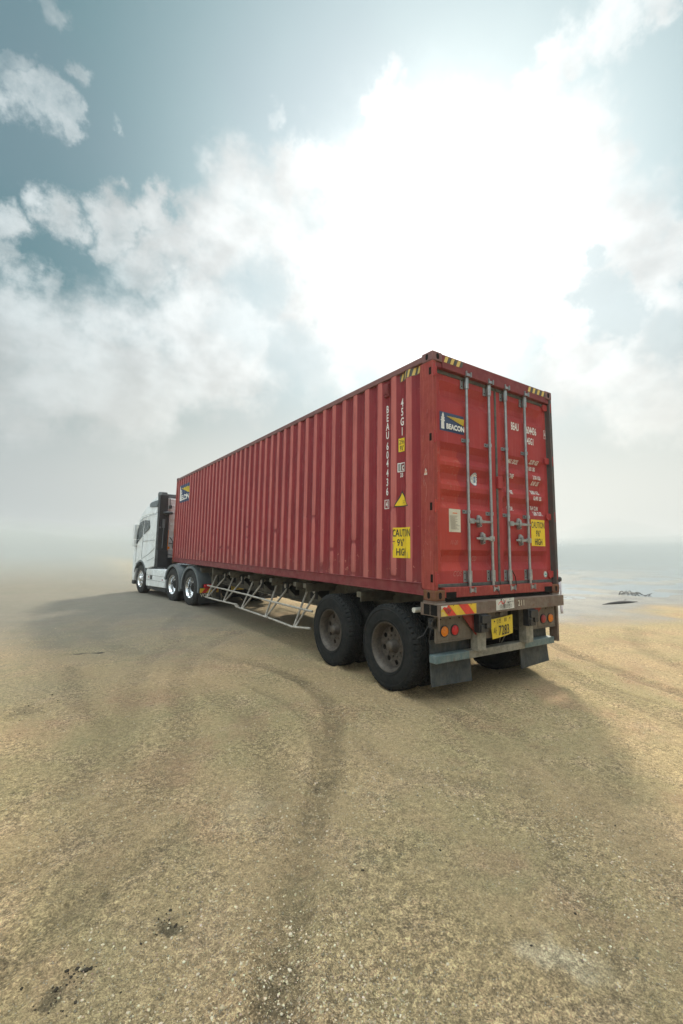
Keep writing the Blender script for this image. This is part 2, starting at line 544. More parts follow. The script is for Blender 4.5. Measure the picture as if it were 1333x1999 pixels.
M['red'] = red_paint()
M['door'] = door_paint()
M['post'] = worn('weathered_red_post_paint', (0.30, 0.058, 0.042), (0.24, 0.036, 0.032), rust=(0.24, 0.085, 0.045), rust_amt=0.35, rough=0.6, scale=4, streak=0.5, spec=0.25)
M['rail'] = worn('dull_red_rail_paint', (0.19, 0.030, 0.033), (0.15, 0.025, 0.029), rust=(0.16, 0.06, 0.035), rust_amt=0.25, rough=0.5, scale=3, dirt=(0.26, 0.12, 0.10), dirt_amt=0.25, spec=0.2)
M['post_dark'] = worn('dark_weathered_post', (0.060, 0.058, 0.055), (0.085, 0.06, 0.055), rust=(0.12, 0.05, 0.04), rust_amt=0.3, rough=0.65, scale=5, streak=0.3)
M['casting'] = worn('rusty_corner_casting', (0.17, 0.062, 0.040), (0.12, 0.05, 0.032), rust=(0.20, 0.085, 0.035), rust_amt=0.9, rough=0.75, scale=8)
M['top_casting'] = worn('faded_corner_casting', (0.19, 0.09, 0.085), (0.16, 0.07, 0.065), rust=(0.16, 0.08, 0.05), rust_amt=0.3, rough=0.6, scale=8)
M['hole'] = plain('dark_cavity', (0.012, 0.011, 0.010), 0.9, spec=0.1)
M['gasket'] = worn('grey_rubber_gasket', (0.075, 0.082, 0.08), (0.05, 0.055, 0.055), rough=0.7, scale=5, dirt=(0.16, 0.15, 0.12), dirt_amt=0.5)
M['zinc'] = worn('galvanised_steel', (0.40, 0.43, 0.44), (0.28, 0.31, 0.32), rough=0.42, metal=0.75, scale=7, streak=0.4, dirt=(0.22, 0.2, 0.17), dirt_amt=0.35)
M['zinc_dirty'] = worn('dirty_galvanised_fittings', (0.36, 0.37, 0.36), (0.2, 0.2, 0.19), rust=(0.22, 0.12, 0.07), rust_amt=0.35, rough=0.55, metal=0.5, scale=12)
M['white'] = worn('white_lettering_paint', (0.74, 0.74, 0.71), (0.62, 0.61, 0.58), rough=0.6, scale=14, grain=0.1)
M['yellow'] = worn('yellow_sticker', (0.74, 0.53, 0.015), (0.68, 0.47, 0.02), rough=0.45, scale=6, grain=0.06)
M['hazard'] = worn('faded_yellow_tape', (0.66, 0.48, 0.13), (0.55, 0.40, 0.12), rough=0.6, scale=9)
M['black'] = plain('black_sticker_print', (0.02, 0.02, 0.022), 0.5)
M['navy'] = worn('navy_sticker', (0.030, 0.050, 0.115), (0.04, 0.062, 0.125), rough=0.45, scale=5, grain=0.08)
M['chalk'] = worn('pale_scratch', (0.46, 0.22, 0.18), (0.36, 0.14, 0.12), rough=0.8, scale=30)
M['paper'] = worn('weathered_paper_label', (0.62, 0.58, 0.47), (0.55, 0.5, 0.4), rough=0.7, scale=9)
M['ink'] = plain('faded_grey_print', (0.26, 0.22, 0.17), 0.7)
M['orange_print'] = plain('orange_print', (0.62, 0.17, 0.06), 0.6)
M['seal_blue'] = plain('pale_blue_print', (0.20, 0.30, 0.42), 0.5)
M['teal_print'] = plain('teal_print', (0.05, 0.36, 0.32), 0.5)
M['tyre'] = worn('tyre_rubber', (0.008, 0.009, 0.0095), (0.014, 0.0155, 0.016), rough=0.8, scale=5, spec=0.2, dirt=(0.038, 0.035, 0.030), dirt_amt=0.35)
M['tyre_black'] = worn('clean_tyre_rubber', (0.009, 0.0095, 0.010), (0.014, 0.015, 0.0155), rough=0.62, scale=5, spec=0.4, dirt=(0.05, 0.047, 0.04), dirt_amt=0.3)
M['rim'] = worn('dusty_steel_rim', (0.075, 0.060, 0.050), (0.05, 0.042, 0.036), rust=(0.13, 0.07, 0.04), rust_amt=0.35, rough=0.6, metal=0.2, scale=9, dirt=(0.15, 0.125, 0.095), dirt_amt=0.5)
M['chrome'] = worn('polished_alloy', (0.75, 0.76, 0.77), (0.68, 0.69, 0.7), rough=0.2, metal=1.0, scale=4, grain=0.0, bumpy=0.0)
M['beam'] = worn('rusty_brown_chassis_paint', (0.150, 0.096, 0.072), (0.105, 0.070, 0.054), rust=(0.20, 0.10, 0.055), rust_amt=0.5, rough=0.68, scale=5, streak=0.35, dirt=(0.22, 0.19, 0.14), dirt_amt=0.45)
M['panel'] = worn('muddy_brown_panel', (0.115, 0.088, 0.066), (0.155, 0.125, 0.095), rust=(0.17, 0.09, 0.055), rust_amt=0.35, rough=0.75, scale=6, streak=0.5, dirt=(0.24, 0.21, 0.16), dirt_amt=0.4)
M['frame'] = worn('dusty_beige_chassis', (0.15, 0.135, 0.10), (0.085, 0.077, 0.06), rust=(0.14, 0.085, 0.05), rust_amt=0.45, rough=0.8, scale=4)
M['dark'] = worn('dark_grimy_steel', (0.010, 0.010, 0.0095), (0.017, 0.016, 0.014), rough=0.8, scale=6, spec=0.25)
M['tube'] = worn('rusty_pale_tube_paint', (0.42, 0.39, 0.34), (0.28, 0.25, 0.21), rust=(0.20, 0.12, 0.08), rust_amt=0.5, rough=0.6, scale=7)
M['bar'] = worn('teal_grey_bar_paint', (0.105, 0.165, 0.170), (0.085, 0.13, 0.135), rough=0.55, scale=6, streak=0.4, rust=(0.2, 0.13, 0.09), rust_amt=0.35, dirt=(0.27, 0.26, 0.22), dirt_amt=0.45)
M['bar_grey'] = worn('scuffed_grey_bar', (0.24, 0.22, 0.175), (0.16, 0.145, 0.115), rough=0.65, scale=7, streak=0.5, dirt=(0.42, 0.39, 0.31), dirt_amt=0.5)
M['flap'] = worn('grey_rubber_flap', (0.036, 0.044, 0.049), (0.026, 0.031, 0.034), rough=0.6, scale=4, streak=0.5, dirt=(0.12, 0.11, 0.085), dirt_amt=0.4)
M['lamp_red'] = plain('red_lens', (0.55, 0.012, 0.018), 0.22)
M['lamp_red_dull'] = plain('dull_red_lens', (0.30, 0.02, 0.022), 0.35)
M['lamp_amber'] = plain('amber_lens', (0.80, 0.23, 0.015), 0.22)
M['blacklamp'] = worn('black_plastic_housing', (0.014, 0.014, 0.015), (0.028, 0.028, 0.030), rough=0.4, scale=20)
M['chev_red'] = worn('red_reflective_tape', (0.66, 0.045, 0.025), (0.52, 0.04, 0.03), rough=0.4, scale=14)
M['chev_yellow'] = worn('yellow_reflective_tape', (0.72, 0.46, 0.02), (0.6, 0.37, 0.03), rough=0.4, scale=14)
M['plate_yellow'] = worn('yellow_number_plate', (0.70, 0.50, 0.02), (0.6, 0.42, 0.03), rough=0.45, scale=8, dirt=(0.4, 0.3, 0.06), dirt_amt=0.4)
M['plate_ink'] = plain('plate_ink', (0.03, 0.025, 0.02), 0.6)
M['sign_white'] = worn('dirty_white_sign', (0.62, 0.60, 0.54), (0.5, 0.48, 0.42), rust=(0.2, 0.14, 0.1), rust_amt=0.3, rough=0.6, scale=16)
M['cab_white'] = worn('white_cab_paint', (0.80, 0.82, 0.82), (0.75, 0.78, 0.785), rough=0.2, scale=0.7, grain=0.02, spec=0.6, bumpy=0.0, dirt=(0.5, 0.48, 0.42), dirt_amt=0.5)
M['cab_grey'] = worn('grey_cab_trim', (0.13, 0.145, 0.15), (0.10, 0.115, 0.12), rough=0.5, scale=4)
M['cab_black'] = worn('black_cab_trim', (0.020, 0.022, 0.024), (0.032, 0.034, 0.036), rough=0.5, scale=4)
M['glass'] = plain('dark_tinted_glass', (0.03, 0.045, 0.045), 0.05, spec=0.8)
M['orange'] = plain('orange_plastic', (0.65, 0.13, 0.06), 0.5)
M['hose'] = plain('black_rubber_hose', (0.03, 0.028, 0.028), 0.5)
M['blue'] = worn('dark_blue_box_paint', (0.018, 0.045, 0.095), (0.014, 0.03, 0.065), rough=0.5, scale=5)
M['cloth'] = worn('pale_cloth', (0.6, 0.58, 0.62), (0.5, 0.45, 0.52), rough=0.9, scale=12)
M['bark'] = worn('grey_driftwood', (0.055, 0.05, 0.05), (0.09, 0.08, 0.075), rough=0.9, scale=8)

# ------------------------------------------------------------------ ground
TRACKS = [
    ([(-0.94, 3.01), (-0.75, 2.34), (-0.73, 1.5), (-0.85, 0.81), (-1.1, 0.28), (-1.48, -0.26), (-1.83, -0.69), (-2.19, -1.11), (-2.47, -1.46), (-2.65, -1.72), (-2.9, -2.2)], 0.12, 0.9),
    ([(-1.9, 2.31), (-1.77, 1.36), (-1.8, 0.56), (-1.94, -0.08), (-2.14, -0.64), (-2.38, -1.15), (-2.6, -1.6)], 0.16, 0.4),
    ([(-1.14, -0.17), (-1.2, -0.54), (-1.13, -0.82), (-1.01, -1.03), (-0.7, -1.3)], 0.1, 0.35),
    ([(-3.16, 3.9), (-3.17, 2.4), (-3.02, 1.31), (-2.9, 0.3)], 0.13, 0.4),
    ([(-2.77, -0.64), (-3.1, -0.82), (-3.4, -1.01), (-3.7, -1.2)], 0.09, 0.6),
    ([(-3.0, 0.0), (-3.3, -0.35), (-3.7, -0.6)], 0.12, 0.4),
    ([(-0.3, 8.5), (-1.2, 6.5), (-1.5, 4.5), (-1.0, 3.0)], 0.2, 0.5),
    ([(-0.6, 10.5), (-2.0, 8.5), (-2.6, 6.3), (-2.3, 4.3)], 0.22, 0.4),
    ([(-2.2, 14.0), (-3.4, 11.0), (-3.6, 8.0), (-3.3, 5.4)], 0.25, 0.45),
    ([(-3.2, 4.72), (-2.9, 4.66), (-2.6, 4.58)], 0.035, 1.0),
    ([(5.6, 3.0), (4.16, 1.02), (3.54, -0.02), (3.19, -0.7), (2.99, -1.19), (2.5, -2.3)], 0.14, 0.8),
    ([(4.1, 2.3), (2.95, 0.47), (2.33, -0.48), (1.85, -1.61), (1.5, -2.6)], 0.16, 0.5),
    ([(7.5, 1.3), (5.4, 0.2), (4.3, -0.9), (3.7, -2.0)], 0.18, 0.5),
    ([(3.4, 1.2), (2.6, -0.2), (2.3, -1.3), (2.0, -2.4)], 0.07, 0.5),
    ([(0.15, 0.5), (0.05, -0.3), (-0.25, -1.0), (-0.75, -1.7), (-1.3, -2.3)], 0.13, 0.42),
    ([(0.47, 0.5), (0.40, -0.3), (0.12, -1.05), (-0.35, -1.8), (-0.8, -2.5)], 0.13, 0.35),
    ([(-0.2, 5.2), (-1.3, 4.0), (-2.0, 2.6), (-2.3, 1.2), (-2.7, 0.1), (-3.3, -0.8)], 0.15, 0.45),
    ([(-0.5, 5.6), (-1.8, 4.4), (-2.5, 2.9), (-2.8, 1.4), (-3.3, 0.2)], 0.15, 0.4),
    ([(-1.4, 1.9), (-1.25, 1.0), (-1.35, 0.3), (-1.65, -0.35), (-2.0, -0.85)], 0.07, 0.45),
    ([(1.2, -1.2), (0.2, -1.7), (-0.8, -1.9), (-1.7, -2.6)], 0.14, 0.3),
]
STAINS = [(-3.01, -1.29, 0.085, 1.0), (-2.97, -1.25, 0.05, 0.9), (-3.44, -1.38, 0.06, 0.8), (-3.63, 2.2, 0.22, 0.55), (-3.3, -0.98, 0.14, 0.2)]
PALES = [(-1.65, -2.31, 0.13, 0.9), (-1.72, -2.22, 0.07, 0.8), (-1.58, -2.4, 0.1, 0.6), (-2.35, -0.6, 0.25, 0.25)]


def seg_dist(x, y, pts):
    best = np.full_like(x, 1e9)
    along = np.zeros_like(x)
    run = 0.0
    for (ax, ay), (bx, by) in zip(pts[:-1], pts[1:]):
        dx, dy = bx - ax, by - ay
        t = np.clip(((x - ax) * dx + (y - ay) * dy) / (dx * dx + dy * dy), 0, 1)
        d = np.hypot(x - ax - t * dx, y - ay - t * dy)
        ln = math.hypot(dx, dy)
        along = np.where(d < best, run + t * ln, along)
        best = np.minimum(best, d)
        run += ln
    return best, along


def sstep(a, b, v):
    t = np.clip((v - a) / (b - a), 0, 1)
    return t * t * (3 - 2 * t)


def catmull(pts, k=6):
    P = [pts[0]] + list(pts) + [pts[-1]]
    out = []
    for i in range(1, len(P) - 2):
        p0, p1, p2, p3 = (np.array(q, float) for q in P[i - 1:i + 3])
        for j in range(k):
            t = j / k
            out.append(tuple(0.5 * (2 * p1 + (p2 - p0) * t + (2 * p0 - 5 * p1 + 4 * p2 - p3) * t * t + (3 * p1 - p0 - 3 * p2 + p3) * t ** 3)))
    return out + [tuple(pts[-1])]


def terrain(x, y):
    """height, track darkness, wetness, stain, pale of the yard at x, y"""
    r = np.hypot(x - CAMX, y - CAMY)
    h = 0.035 * vnoise(x * 0.45, y * 0.45, 1) + 0.022 * vnoise(x * 1.3, y * 1.3, 2) * np.exp(-r / 60)
    # raked look: short ridges across the slope
    u, v = x * 0.8 + y * 0.6, -x * 0.6 + y * 0.8
    h += 0.016 * vnoise(u * 2.2, v * 5.0, 3) * np.exp(-r / 40)
    h += 0.011 * vnoise(x * 7, y * 7, 4) * np.exp(-r / 18) + 0.008 * vnoise(x * 17, y * 17, 5) * np.exp(-r / 9)
    h += 0.007 * vnoise(x * 38, y * 38, 6) * np.exp(-r / 4.5)
    track = np.zeros_like(x)
    near = r < 45
    xn = x + 0.025 * vnoise(x * 3, y * 3, 8) + 0.02 * vnoise(x * 11, y * 11, 9)
    yn = y + 0.025 * vnoise(x * 3, y * 3, 18)
    for pts, w, a in TRACKS:
        c = catmull(pts)
        d = np.full_like(x, 1e9)
        al = np.zeros_like(x)
        d[near], al[near] = seg_dist(xn[near], yn[near], c)
        # bars of the tread, slanting away from the middle of the print
        bars = np.sin(2 * math.pi * (al + 0.35 * d) / 0.085) * sstep(1.05 * w, 0.8 * w, d) * np.exp(-r / 7)
        k = a * sstep(1.35 * w, 0.35 * w, d) * (1 + 0.3 * bars)
        h += 0.006 * a * bars
        track = np.maximum(track, k)
        # a shallow pressed bed with low shoulders
        h += -0.018 * a * sstep(1.1 * w, 0.5 * w, d) + 0.014 * a * np.exp(-((d - 1.35 * w) / (0.3 * w)) ** 2)
    # soil squeezed up round the loaded tyres
    for wx in (0.11, 0.45):
        for wy in (0.80, 2.10):
            sx = sstep(0.24, 0.13, np.abs(xn - wx))
            h += 0.04 * sx * np.exp(-((np.abs(yn - wy) - 0.19) / 0.055) ** 2)
            h += 0.03 * sstep(0.2, 0.1, np.abs(yn - wy)) * np.exp(-((np.abs(xn - wx) - 0.19) / 0.03) ** 2)
    track = track * np.clip(0.78 + 0.6 * vnoise(x * 5, y * 5, 12) + 0.6 * vnoise(x * 26, y * 26, 13), 0, 1.2)
    yb = 1.75 + 0.02 * np.clip(x - 8, 0, 100) + 1.0 * np.exp(-(x - 5.6) / 0.8)
    s = np.minimum(x - 5.4, (y - yb) * 0.8)
    s = s + 1.6 * vnoise(x * 0.7, y * 0.7, 21) + 0.5 * vnoise(x * 2.5, y * 2.5, 22)
    wet = sstep(-0.7, 1.3, s)
    dip = sstep(0.4, 2.2, s + 3.2 * vnoise(x * 0.33, y * 0.33, 25) - 1.0) * sstep(-0.12, 0.12, vnoise(x * 0.5, y * 0.5, 26))
    h = h * (1 - 0.25 * wet) - 0.075 * dip
    stain = np.zeros_like(x)
    for sx, sy, sr, a in STAINS:
        d = np.hypot(x - sx, y - sy) / sr + 1.1 * vnoise(x * 24, y * 24, 31) + 0.8 * vnoise(x * 60, y * 60, 32)
        stain = np.maximum(stain, a * sstep(1.1, 0.3, d))
    pale = np.zeros_like(x)
    for sx, sy, sr, a in PALES:
        d = np.hypot(x - sx, y - sy) / sr + 1.0 * vnoise(x * 14, y * 14, 33)
        pale = np.maximum(pale, a * sstep(1.2, 0.3, d))
    return h, track, wet, stain, pale


def gz(x, y):
    return float(terrain(np.array([x], float), np.array([y], float))[0][0])


def ground_material():
    m, nt, bs = new_mat('dry_yard_soil')
    geo = nt.node('ShaderNodeNewGeometry')
    co = geo.outputs['Position']
    at = lambda n: nt.node('ShaderNodeAttribute', attribute_name=n).outputs['Fac']
    big = nt.noise(co, 0.55, 5, 0.6)
    mid = nt.noise(co, 2.6, 6, 0.65)
    c = nt.mix(nt.ramp(big, 0.36, 0.64), (0.425, 0.30, 0.165, 1), (0.345, 0.268, 0.14, 1))
    c = nt.mix(nt.math('MULTIPLY', nt.ramp(mid, 0.48, 0.7), 0.55), c, (0.42, 0.295, 0.185, 1))
    c = nt.mix(nt.math('MULTIPLY', nt.ramp(nt.noise(co, 1.7, 7, 0.65), 0.5, 0.72), 0.5), c, (0.235, 0.21, 0.11, 1))
    c = nt.mix(nt.math('MULTIPLY', nt.ramp(nt.noise(co, 0.9, 6, 0.65), 0.5, 0.68), 0.65), c, (0.37, 0.225, 0.135, 1))
    c = nt.mix(nt.math('MULTIPLY', at('track'), 0.70), c, (0.145, 0.108, 0.060, 1))
    c = nt.mix(nt.math('MULTIPLY', at('stain'), 0.85), c, (0.085, 0.068, 0.042, 1))
    c = nt.mix(nt.math('MULTIPLY', at('pale'), 0.7), c, (0.56, 0.46, 0.31, 1))
    # grit of many sizes, coarser where the fines have blown away
    coarse = nt.ramp(nt.noise(co, 1.3, 6, 0.65), 0.38, 0.66, 0.22, 0.72)
    g1 = nt.noise(co, 24, 5, 0.75)
    g2 = nt.noise(co, 85, 4, 0.75)
    c = nt.mix(coarse, c, nt.mix(nt.ramp(g1, 0.36, 0.64), (0.22, 0.22, 0.22, 1), (0.76, 0.76, 0.76, 1)), 'OVERLAY')
    c = nt.mix(nt.math('MULTIPLY', coarse, 0.75), c, nt.mix(nt.ramp(g2, 0.38, 0.62), (0.16, 0.16, 0.16, 1), (0.82, 0.82, 0.82, 1)), 'OVERLAY')
    # packed grit: every grain has its own tone
    for sc, lo, hi, am in ((60, 0.32, 0.72, 0.35), (140, 0.22, 0.84, 0.65)):
        vg = nt.node('ShaderNodeTexVoronoi')
        nt.put(vg.inputs['Vector'], co)
        vg.inputs['Scale'].default_value = sc
        vs_ = nt.node('ShaderNodeSeparateColor')
        nt.put(vs_.inputs[0], vg.outputs['Color'])
        tone = nt.mix(nt.math('POWER', vs_.outputs[0], 1.3), (lo, lo, lo, 1), (hi, hi, hi * 0.97, 1))
        c = nt.mix(nt.math('MULTIPLY', am, nt.math('ADD', 0.35, nt.math('MULTIPLY', coarse, 0.75))), c, tone, 'OVERLAY')
    vor = nt.node('ShaderNodeTexVoronoi')
    nt.put(vor.inputs['Vector'], co)
    vor.inputs['Scale'].default_value = 95
    peb = nt.math('MULTIPLY', nt.ramp(vor.outputs['Distance'], 0.42, 0.22), nt.ramp(nt.noise(co, 19, 3), 0.46, 0.62))
    sepc = nt.node('ShaderNodeSeparateColor')
    nt.put(sepc.inputs[0], vor.outputs['Color'])
    peb = nt.math('MULTIPLY', peb, nt.ramp(sepc.outputs[0], 0.45, 0.6))
    c = nt.mix(nt.math('MULTIPLY', peb, 0.75), c, nt.mix(sepc.outputs[1], (0.20, 0.165, 0.12, 1), (0.55, 0.49, 0.38, 1)))
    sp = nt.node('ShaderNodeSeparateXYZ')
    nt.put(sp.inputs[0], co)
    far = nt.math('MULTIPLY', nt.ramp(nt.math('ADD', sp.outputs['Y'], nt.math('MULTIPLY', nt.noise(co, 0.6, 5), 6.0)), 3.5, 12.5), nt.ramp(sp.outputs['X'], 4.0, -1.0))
    c = nt.mix(nt.math('MULTIPLY', far, 0.85), c, nt.mix(mid, (0.14, 0.135, 0.118, 1), (0.215, 0.205, 0.175, 1)))  # shade and misty fade put into the soil colour on the far left
    wet = at('wet')
    c = nt.mix(wet, c, nt.mix(nt.ramp(big, 0.35, 0.65), (0.135, 0.135, 0.13, 1), (0.215, 0.20, 0.17, 1)))
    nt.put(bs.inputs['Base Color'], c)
    nt.put(bs.inputs['Roughness'], nt.math('SUBTRACT', 0.95, nt.math('MULTIPLY', wet, 0.45)))
    bs.inputs['Specular IOR Level'].default_value = 0.25
    hgt = nt.math('ADD', nt.math('MULTIPLY', g1, 1.1), nt.math('ADD', nt.math('MULTIPLY', g2, 0.5), nt.math('MULTIPLY', peb, 0.35)))
    hgt = nt.math('ADD', hgt, nt.math('MULTIPLY', vg.outputs['Distance'], -0.5))
    bump(nt, bs, hgt, 1.0, 0.022)
    return m


def build_ground():
    lo, hi = R(-20), R(86)                                   # fine fan where the yard is seen, coarser round the back
    fine = np.arange(lo, hi, 0.0042)
    rest = np.linspace(hi, lo + 2 * math.pi, 190)
    ang = np.concatenate([fine, rest[:-1]])
    rad = [0.4]
    while rad[-1] < 400:
        rr = rad[-1]
        rad.append(rr * (1.006 if 1.6 < rr < 12 else 1.013 if rr < 40 else 1.05))
    rad = np.array(rad)
    A, RR = np.meshgrid(ang, rad)
    x = CAMX + RR * np.sin(A)
    y = CAMY + RR * np.cos(A)
    h, tr, wet, st, pa = terrain(x.ravel(), y.ravel())
    nr, na = RR.shape
    co = np.stack([x.ravel(), y.ravel(), h], 1)
    cen = np.array([[CAMX, CAMY, gz(CAMX, CAMY)]])
    co = np.concatenate([co, cen])
    i, j = np.meshgrid(np.arange(nr - 1), np.arange(na), indexing='ij')
    j2 = (j + 1) % na
    quads = np.stack([i * na + j, i * na + j2, (i + 1) * na + j2, (i + 1) * na + j], -1).reshape(-1, 4)[:, ::-1]
    tri = np.stack([np.full(na, nr * na), (np.arange(na) + 1) % na, np.arange(na)], 1)
    me = bpy.data.meshes.new('ground')
    me.vertices.add(len(co))
    me.vertices.foreach_set('co', co.astype(np.float32).ravel())
    loops = np.concatenate([quads.ravel(), tri.ravel()]).astype(np.int32)
    me.loops.add(len(loops))
    me.loops.foreach_set('vertex_index', loops)
    starts = np.concatenate([np.arange(len(quads)) * 4, len(quads) * 4 + np.arange(na) * 3]).astype(np.int32)
    me.polygons.add(len(starts))
    me.polygons.foreach_set('loop_start', starts)
    me.polygons.foreach_set('use_smooth', np.ones(len(starts), bool))
    for n, arr in (('track', tr), ('wet', wet), ('stain', st), ('pale', pa)):
        a = me.attributes.new(n, 'FLOAT', 'POINT')
        a.data.foreach_set('value', np.append(arr, 0).astype(np.float32))
    me.update(calc_edges=True)
    me.validate()
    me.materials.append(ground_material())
    o = link('ground', me)
    tag(o, 'dry olive brown gravelly yard with curved tyre tracks', 'ground', kind='structure')


build_ground()


def water_material():
    m, nt, bs = new_mat('shallow_puddle_water')
    co = nt.node('ShaderNodeNewGeometry').outputs['Position']
    nt.put(bs.inputs['Base Color'], nt.mix(nt.noise(co, 0.4, 4), (0.13, 0.16, 0.18, 1), (0.19, 0.205, 0.21, 1)))
    bs.inputs['Roughness'].default_value = 0.3
    bs.inputs['IOR'].default_value = 1.33
    bs.inputs['Specular IOR Level'].default_value = 0.35
    bump(nt, bs, nt.noise(nt.vscale(co, (1, 2.5, 1)), 5, 4, 0.6), 0.25, 0.02)
    return m


wm = MB()
wm.add([(5.2, 1.2, -0.042), (170, 1.2, -0.042), (170, 150, -0.042), (5.2, 150, -0.042)], [(0, 1, 2, 3)])
tag(wm.build('water', water_material(), smooth=0), 'shallow grey pools lying on the wet flats', 'water', kind='structure')


def build_stones(name, count, rmin, rmax, smin, smax, mat, label, cat, spots=None):
    """loose stones or clods too many to count: one mesh of squashed lumps"""
    bm = bmesh.new()
    bmesh.ops.create_icosphere(bm, subdivisions=1, radius=1)
    base = np.array([v.co[:] for v in bm.verts])
    faces = np.array([[v.index for v in f.verts] for f in bm.faces])
    bm.free()
    if spots is None:
        a = rng.uniform(R(-8), R(76), count)
        r = rmin * (rmax / rmin) ** rng.uniform(0, 1, count)
        px, py = CAMX + r * np.sin(a), CAMY + r * np.cos(a)
        keep = vnoise(px * 1.1, py * 1.1, 41) + 0.6 * vnoise(px * 3.3, py * 3.3, 42) + rng.uniform(-0.35, 0.35, count) > 0.12
        px, py = px[keep], py[keep]
        r = r[keep]
    else:
        idx = rng.integers(0, len(spots), count)
        sp = np.array(spots)[idx]
        px = sp[:, 0] + rng.normal(0, 1, count) * sp[:, 2]
        py = sp[:, 1] + rng.normal(0, 1, count) * sp[:, 2]
        r = np.hypot(px - CAMX, py - CAMY)
    n = len(px)
    hz = terrain(px, py)[0]
    size = smin + (smax - smin) * rng.uniform(0, 1, n) ** 4
    V = np.zeros((n, len(base), 3))
    th = rng.uniform(0, 2 * np.pi, n)
    sx, sy, sz = (size * rng.uniform(0.7, 1.3, n), size * rng.uniform(0.6, 1.1, n), size * rng.uniform(0.4, 0.8, n))
    jit = 1 + rng.uniform(-0.22, 0.22, (n, len(base)))
    bx, by, bz = base[:, 0] * jit * sx[:, None], base[:, 1] * jit * sy[:, None], base[:, 2] * jit * sz[:, None]
    V[:, :, 0] = px[:, None] + bx * np.cos(th)[:, None] - by * np.sin(th)[:, None]
    V[:, :, 1] = py[:, None] + bx * np.sin(th)[:, None] + by * np.cos(th)[:, None]
    V[:, :, 2] = hz[:, None] + bz + 0.25 * sz[:, None]
    F = (faces[None] + (np.arange(n) * len(base))[:, None, None]).reshape(-1, 3)
    me = bpy.data.meshes.new(name)
    me.from_pydata(V.reshape(-1, 3).tolist(), [], F.tolist())
    me.materials.append(mat)
    o = link(name, me)
    tag(o, label, cat, kind='stuff')


def stone_material():
    m, nt, bs = new_mat('mixed_pebbles')
    geo = nt.node('ShaderNodeNewGeometry')
    rnd = geo.outputs['Random Per Island']
    cr = nt.node('ShaderNodeValToRGB')
    nt.put(cr.inputs[0], rnd)
    e = cr.color_ramp.elements
    e[0].position, e[0].color = 0.0, (0.14, 0.11, 0.07, 1)
    e[1].position, e[1].color = 1.0, (0.54, 0.455, 0.32, 1)
    for p, c in ((0.2, (0.25, 0.19, 0.115, 1)), (0.6, (0.40, 0.31, 0.185, 1)), (0.9, (0.52, 0.43, 0.29, 1))):
        q = e.new(p)
        q.color = c
    nt.put(bs.inputs['Base Color'], nt.mix(0.4, cr.outputs[0], nt.noise(geo.outputs['Position'], 120, 3, 0.6, 0, 'Color'), 'OVERLAY'))
    bs.inputs['Roughness'].default_value = 0.85
    return m


build_stones('gravel', 70000, 1.7, 12, 0.002, 0.0085, stone_material(), 'small pale and brown pebbles strewn over the yard', 'gravel')
build_stones('dirt', 190, 2, 9, 0.004, 0.012, plain('dark_soil_clods', (0.045, 0.036, 0.026), 0.95, spec=0.1),
             'dark soil crumbs lying in small heaps on the yard', 'dirt',
             spots=[(-3.0, -1.28, 0.05), (-3.44, -1.38, 0.045), (-3.36, -1.33, 0.03), (-1.1, -1.5, 0.5), (0.8, -1.6, 0.8), (-3.63, 2.2, 0.2), (-2.0, -1.9, 0.7), (2.5, -0.8, 0.8)])

# ------------------------------------------------------------------ shipping container
HB = 1.13                                                     # container floor above the yard
CL, CW, CH = 12.192, 2.438, 2.896
cont = empty('shipping_container', (0, 0, HB))
tag(cont, 'long rusty red corrugated shipping container riding on the trailer', 'container')

PITCH, OUT0, XO, XI = 0.2865, 0.71, 0.004, 0.040
Y0, Y1 = 0.215, CL - 0.17


def side_x(y):
    if y < Y0 + 0.02 or y > Y1 - 0.02:
        return XI
    t = abs((y - OUT0 + PITCH / 2) % PITCH - PITCH / 2) / PITCH
    return XO + (XI - XO) * min(1, max(0, (t - 0.128) / (0.372 - 0.128)))


KINKS = [Y0, Y0 + 0.02]
k0 = OUT0 - 3 * PITCH
while k0 < CL:
    for t in (-0.372, -0.128, 0.128, 0.372):
        y = k0 + t * PITCH
        if Y0 + 0.03 < y < Y1 - 0.03:
            KINKS.append(y)
    k0 += PITCH
KINKS = sorted(KINKS + [Y1 - 0.02, Y1])


def side_dent(y, z):
    """shallow waviness of the sheet, with knocks on the crowns low down"""
    y = np.atleast_1d(np.asarray(y, float))
    z = np.atleast_1d(np.asarray(z, float))
    d = 0.006 * vnoise(y * 0.9, z * 0.9, 62)
    k = np.round((y - OUT0) / PITCH)
    ridge = np.abs(y - OUT0 - k * PITCH) < 0.13 * PITCH
    a = vnoise(k * 7.3, z * 9, 61)
    return d + np.where(ridge, 0.05 * np.maximum(0, a - 0.22) * np.where(z < 1.1, 1.0, 0.25), 0)


def side_panel(right):
    zs = np.linspace(0.18, 2.80, 96)
    ys = np.array(KINKS)
    vs, fs = [], []
    for i, y in enumerate(ys):
        for z, b in zip(zs, side_dent(np.full_like(zs, y), zs)):
            x = side_x(y) + b
            vs.append((CW - x if right else x, y, z))
    m = len(zs)
    for i in range(len(ys) - 1):
        for j in range(m - 1):
            fs.append((i * m + j, (i + 1) * m + j, (i + 1) * m + j + 1, i * m + j + 1))
    mb = MB()
    mb.add(vs, fs)
    return mb.build('side_panel', M['red'], cont, smooth=22)


panel = side_panel(False)
side_panel(True)


def on_side(off):
    return lambda u, v: (side_x(-u) + float(side_dent(-u, v)[0]) - off, -u, v)


UB = [-y for y in KINKS][::-1]
ZB = list(np.linspace(0.18, 2.80, 96))


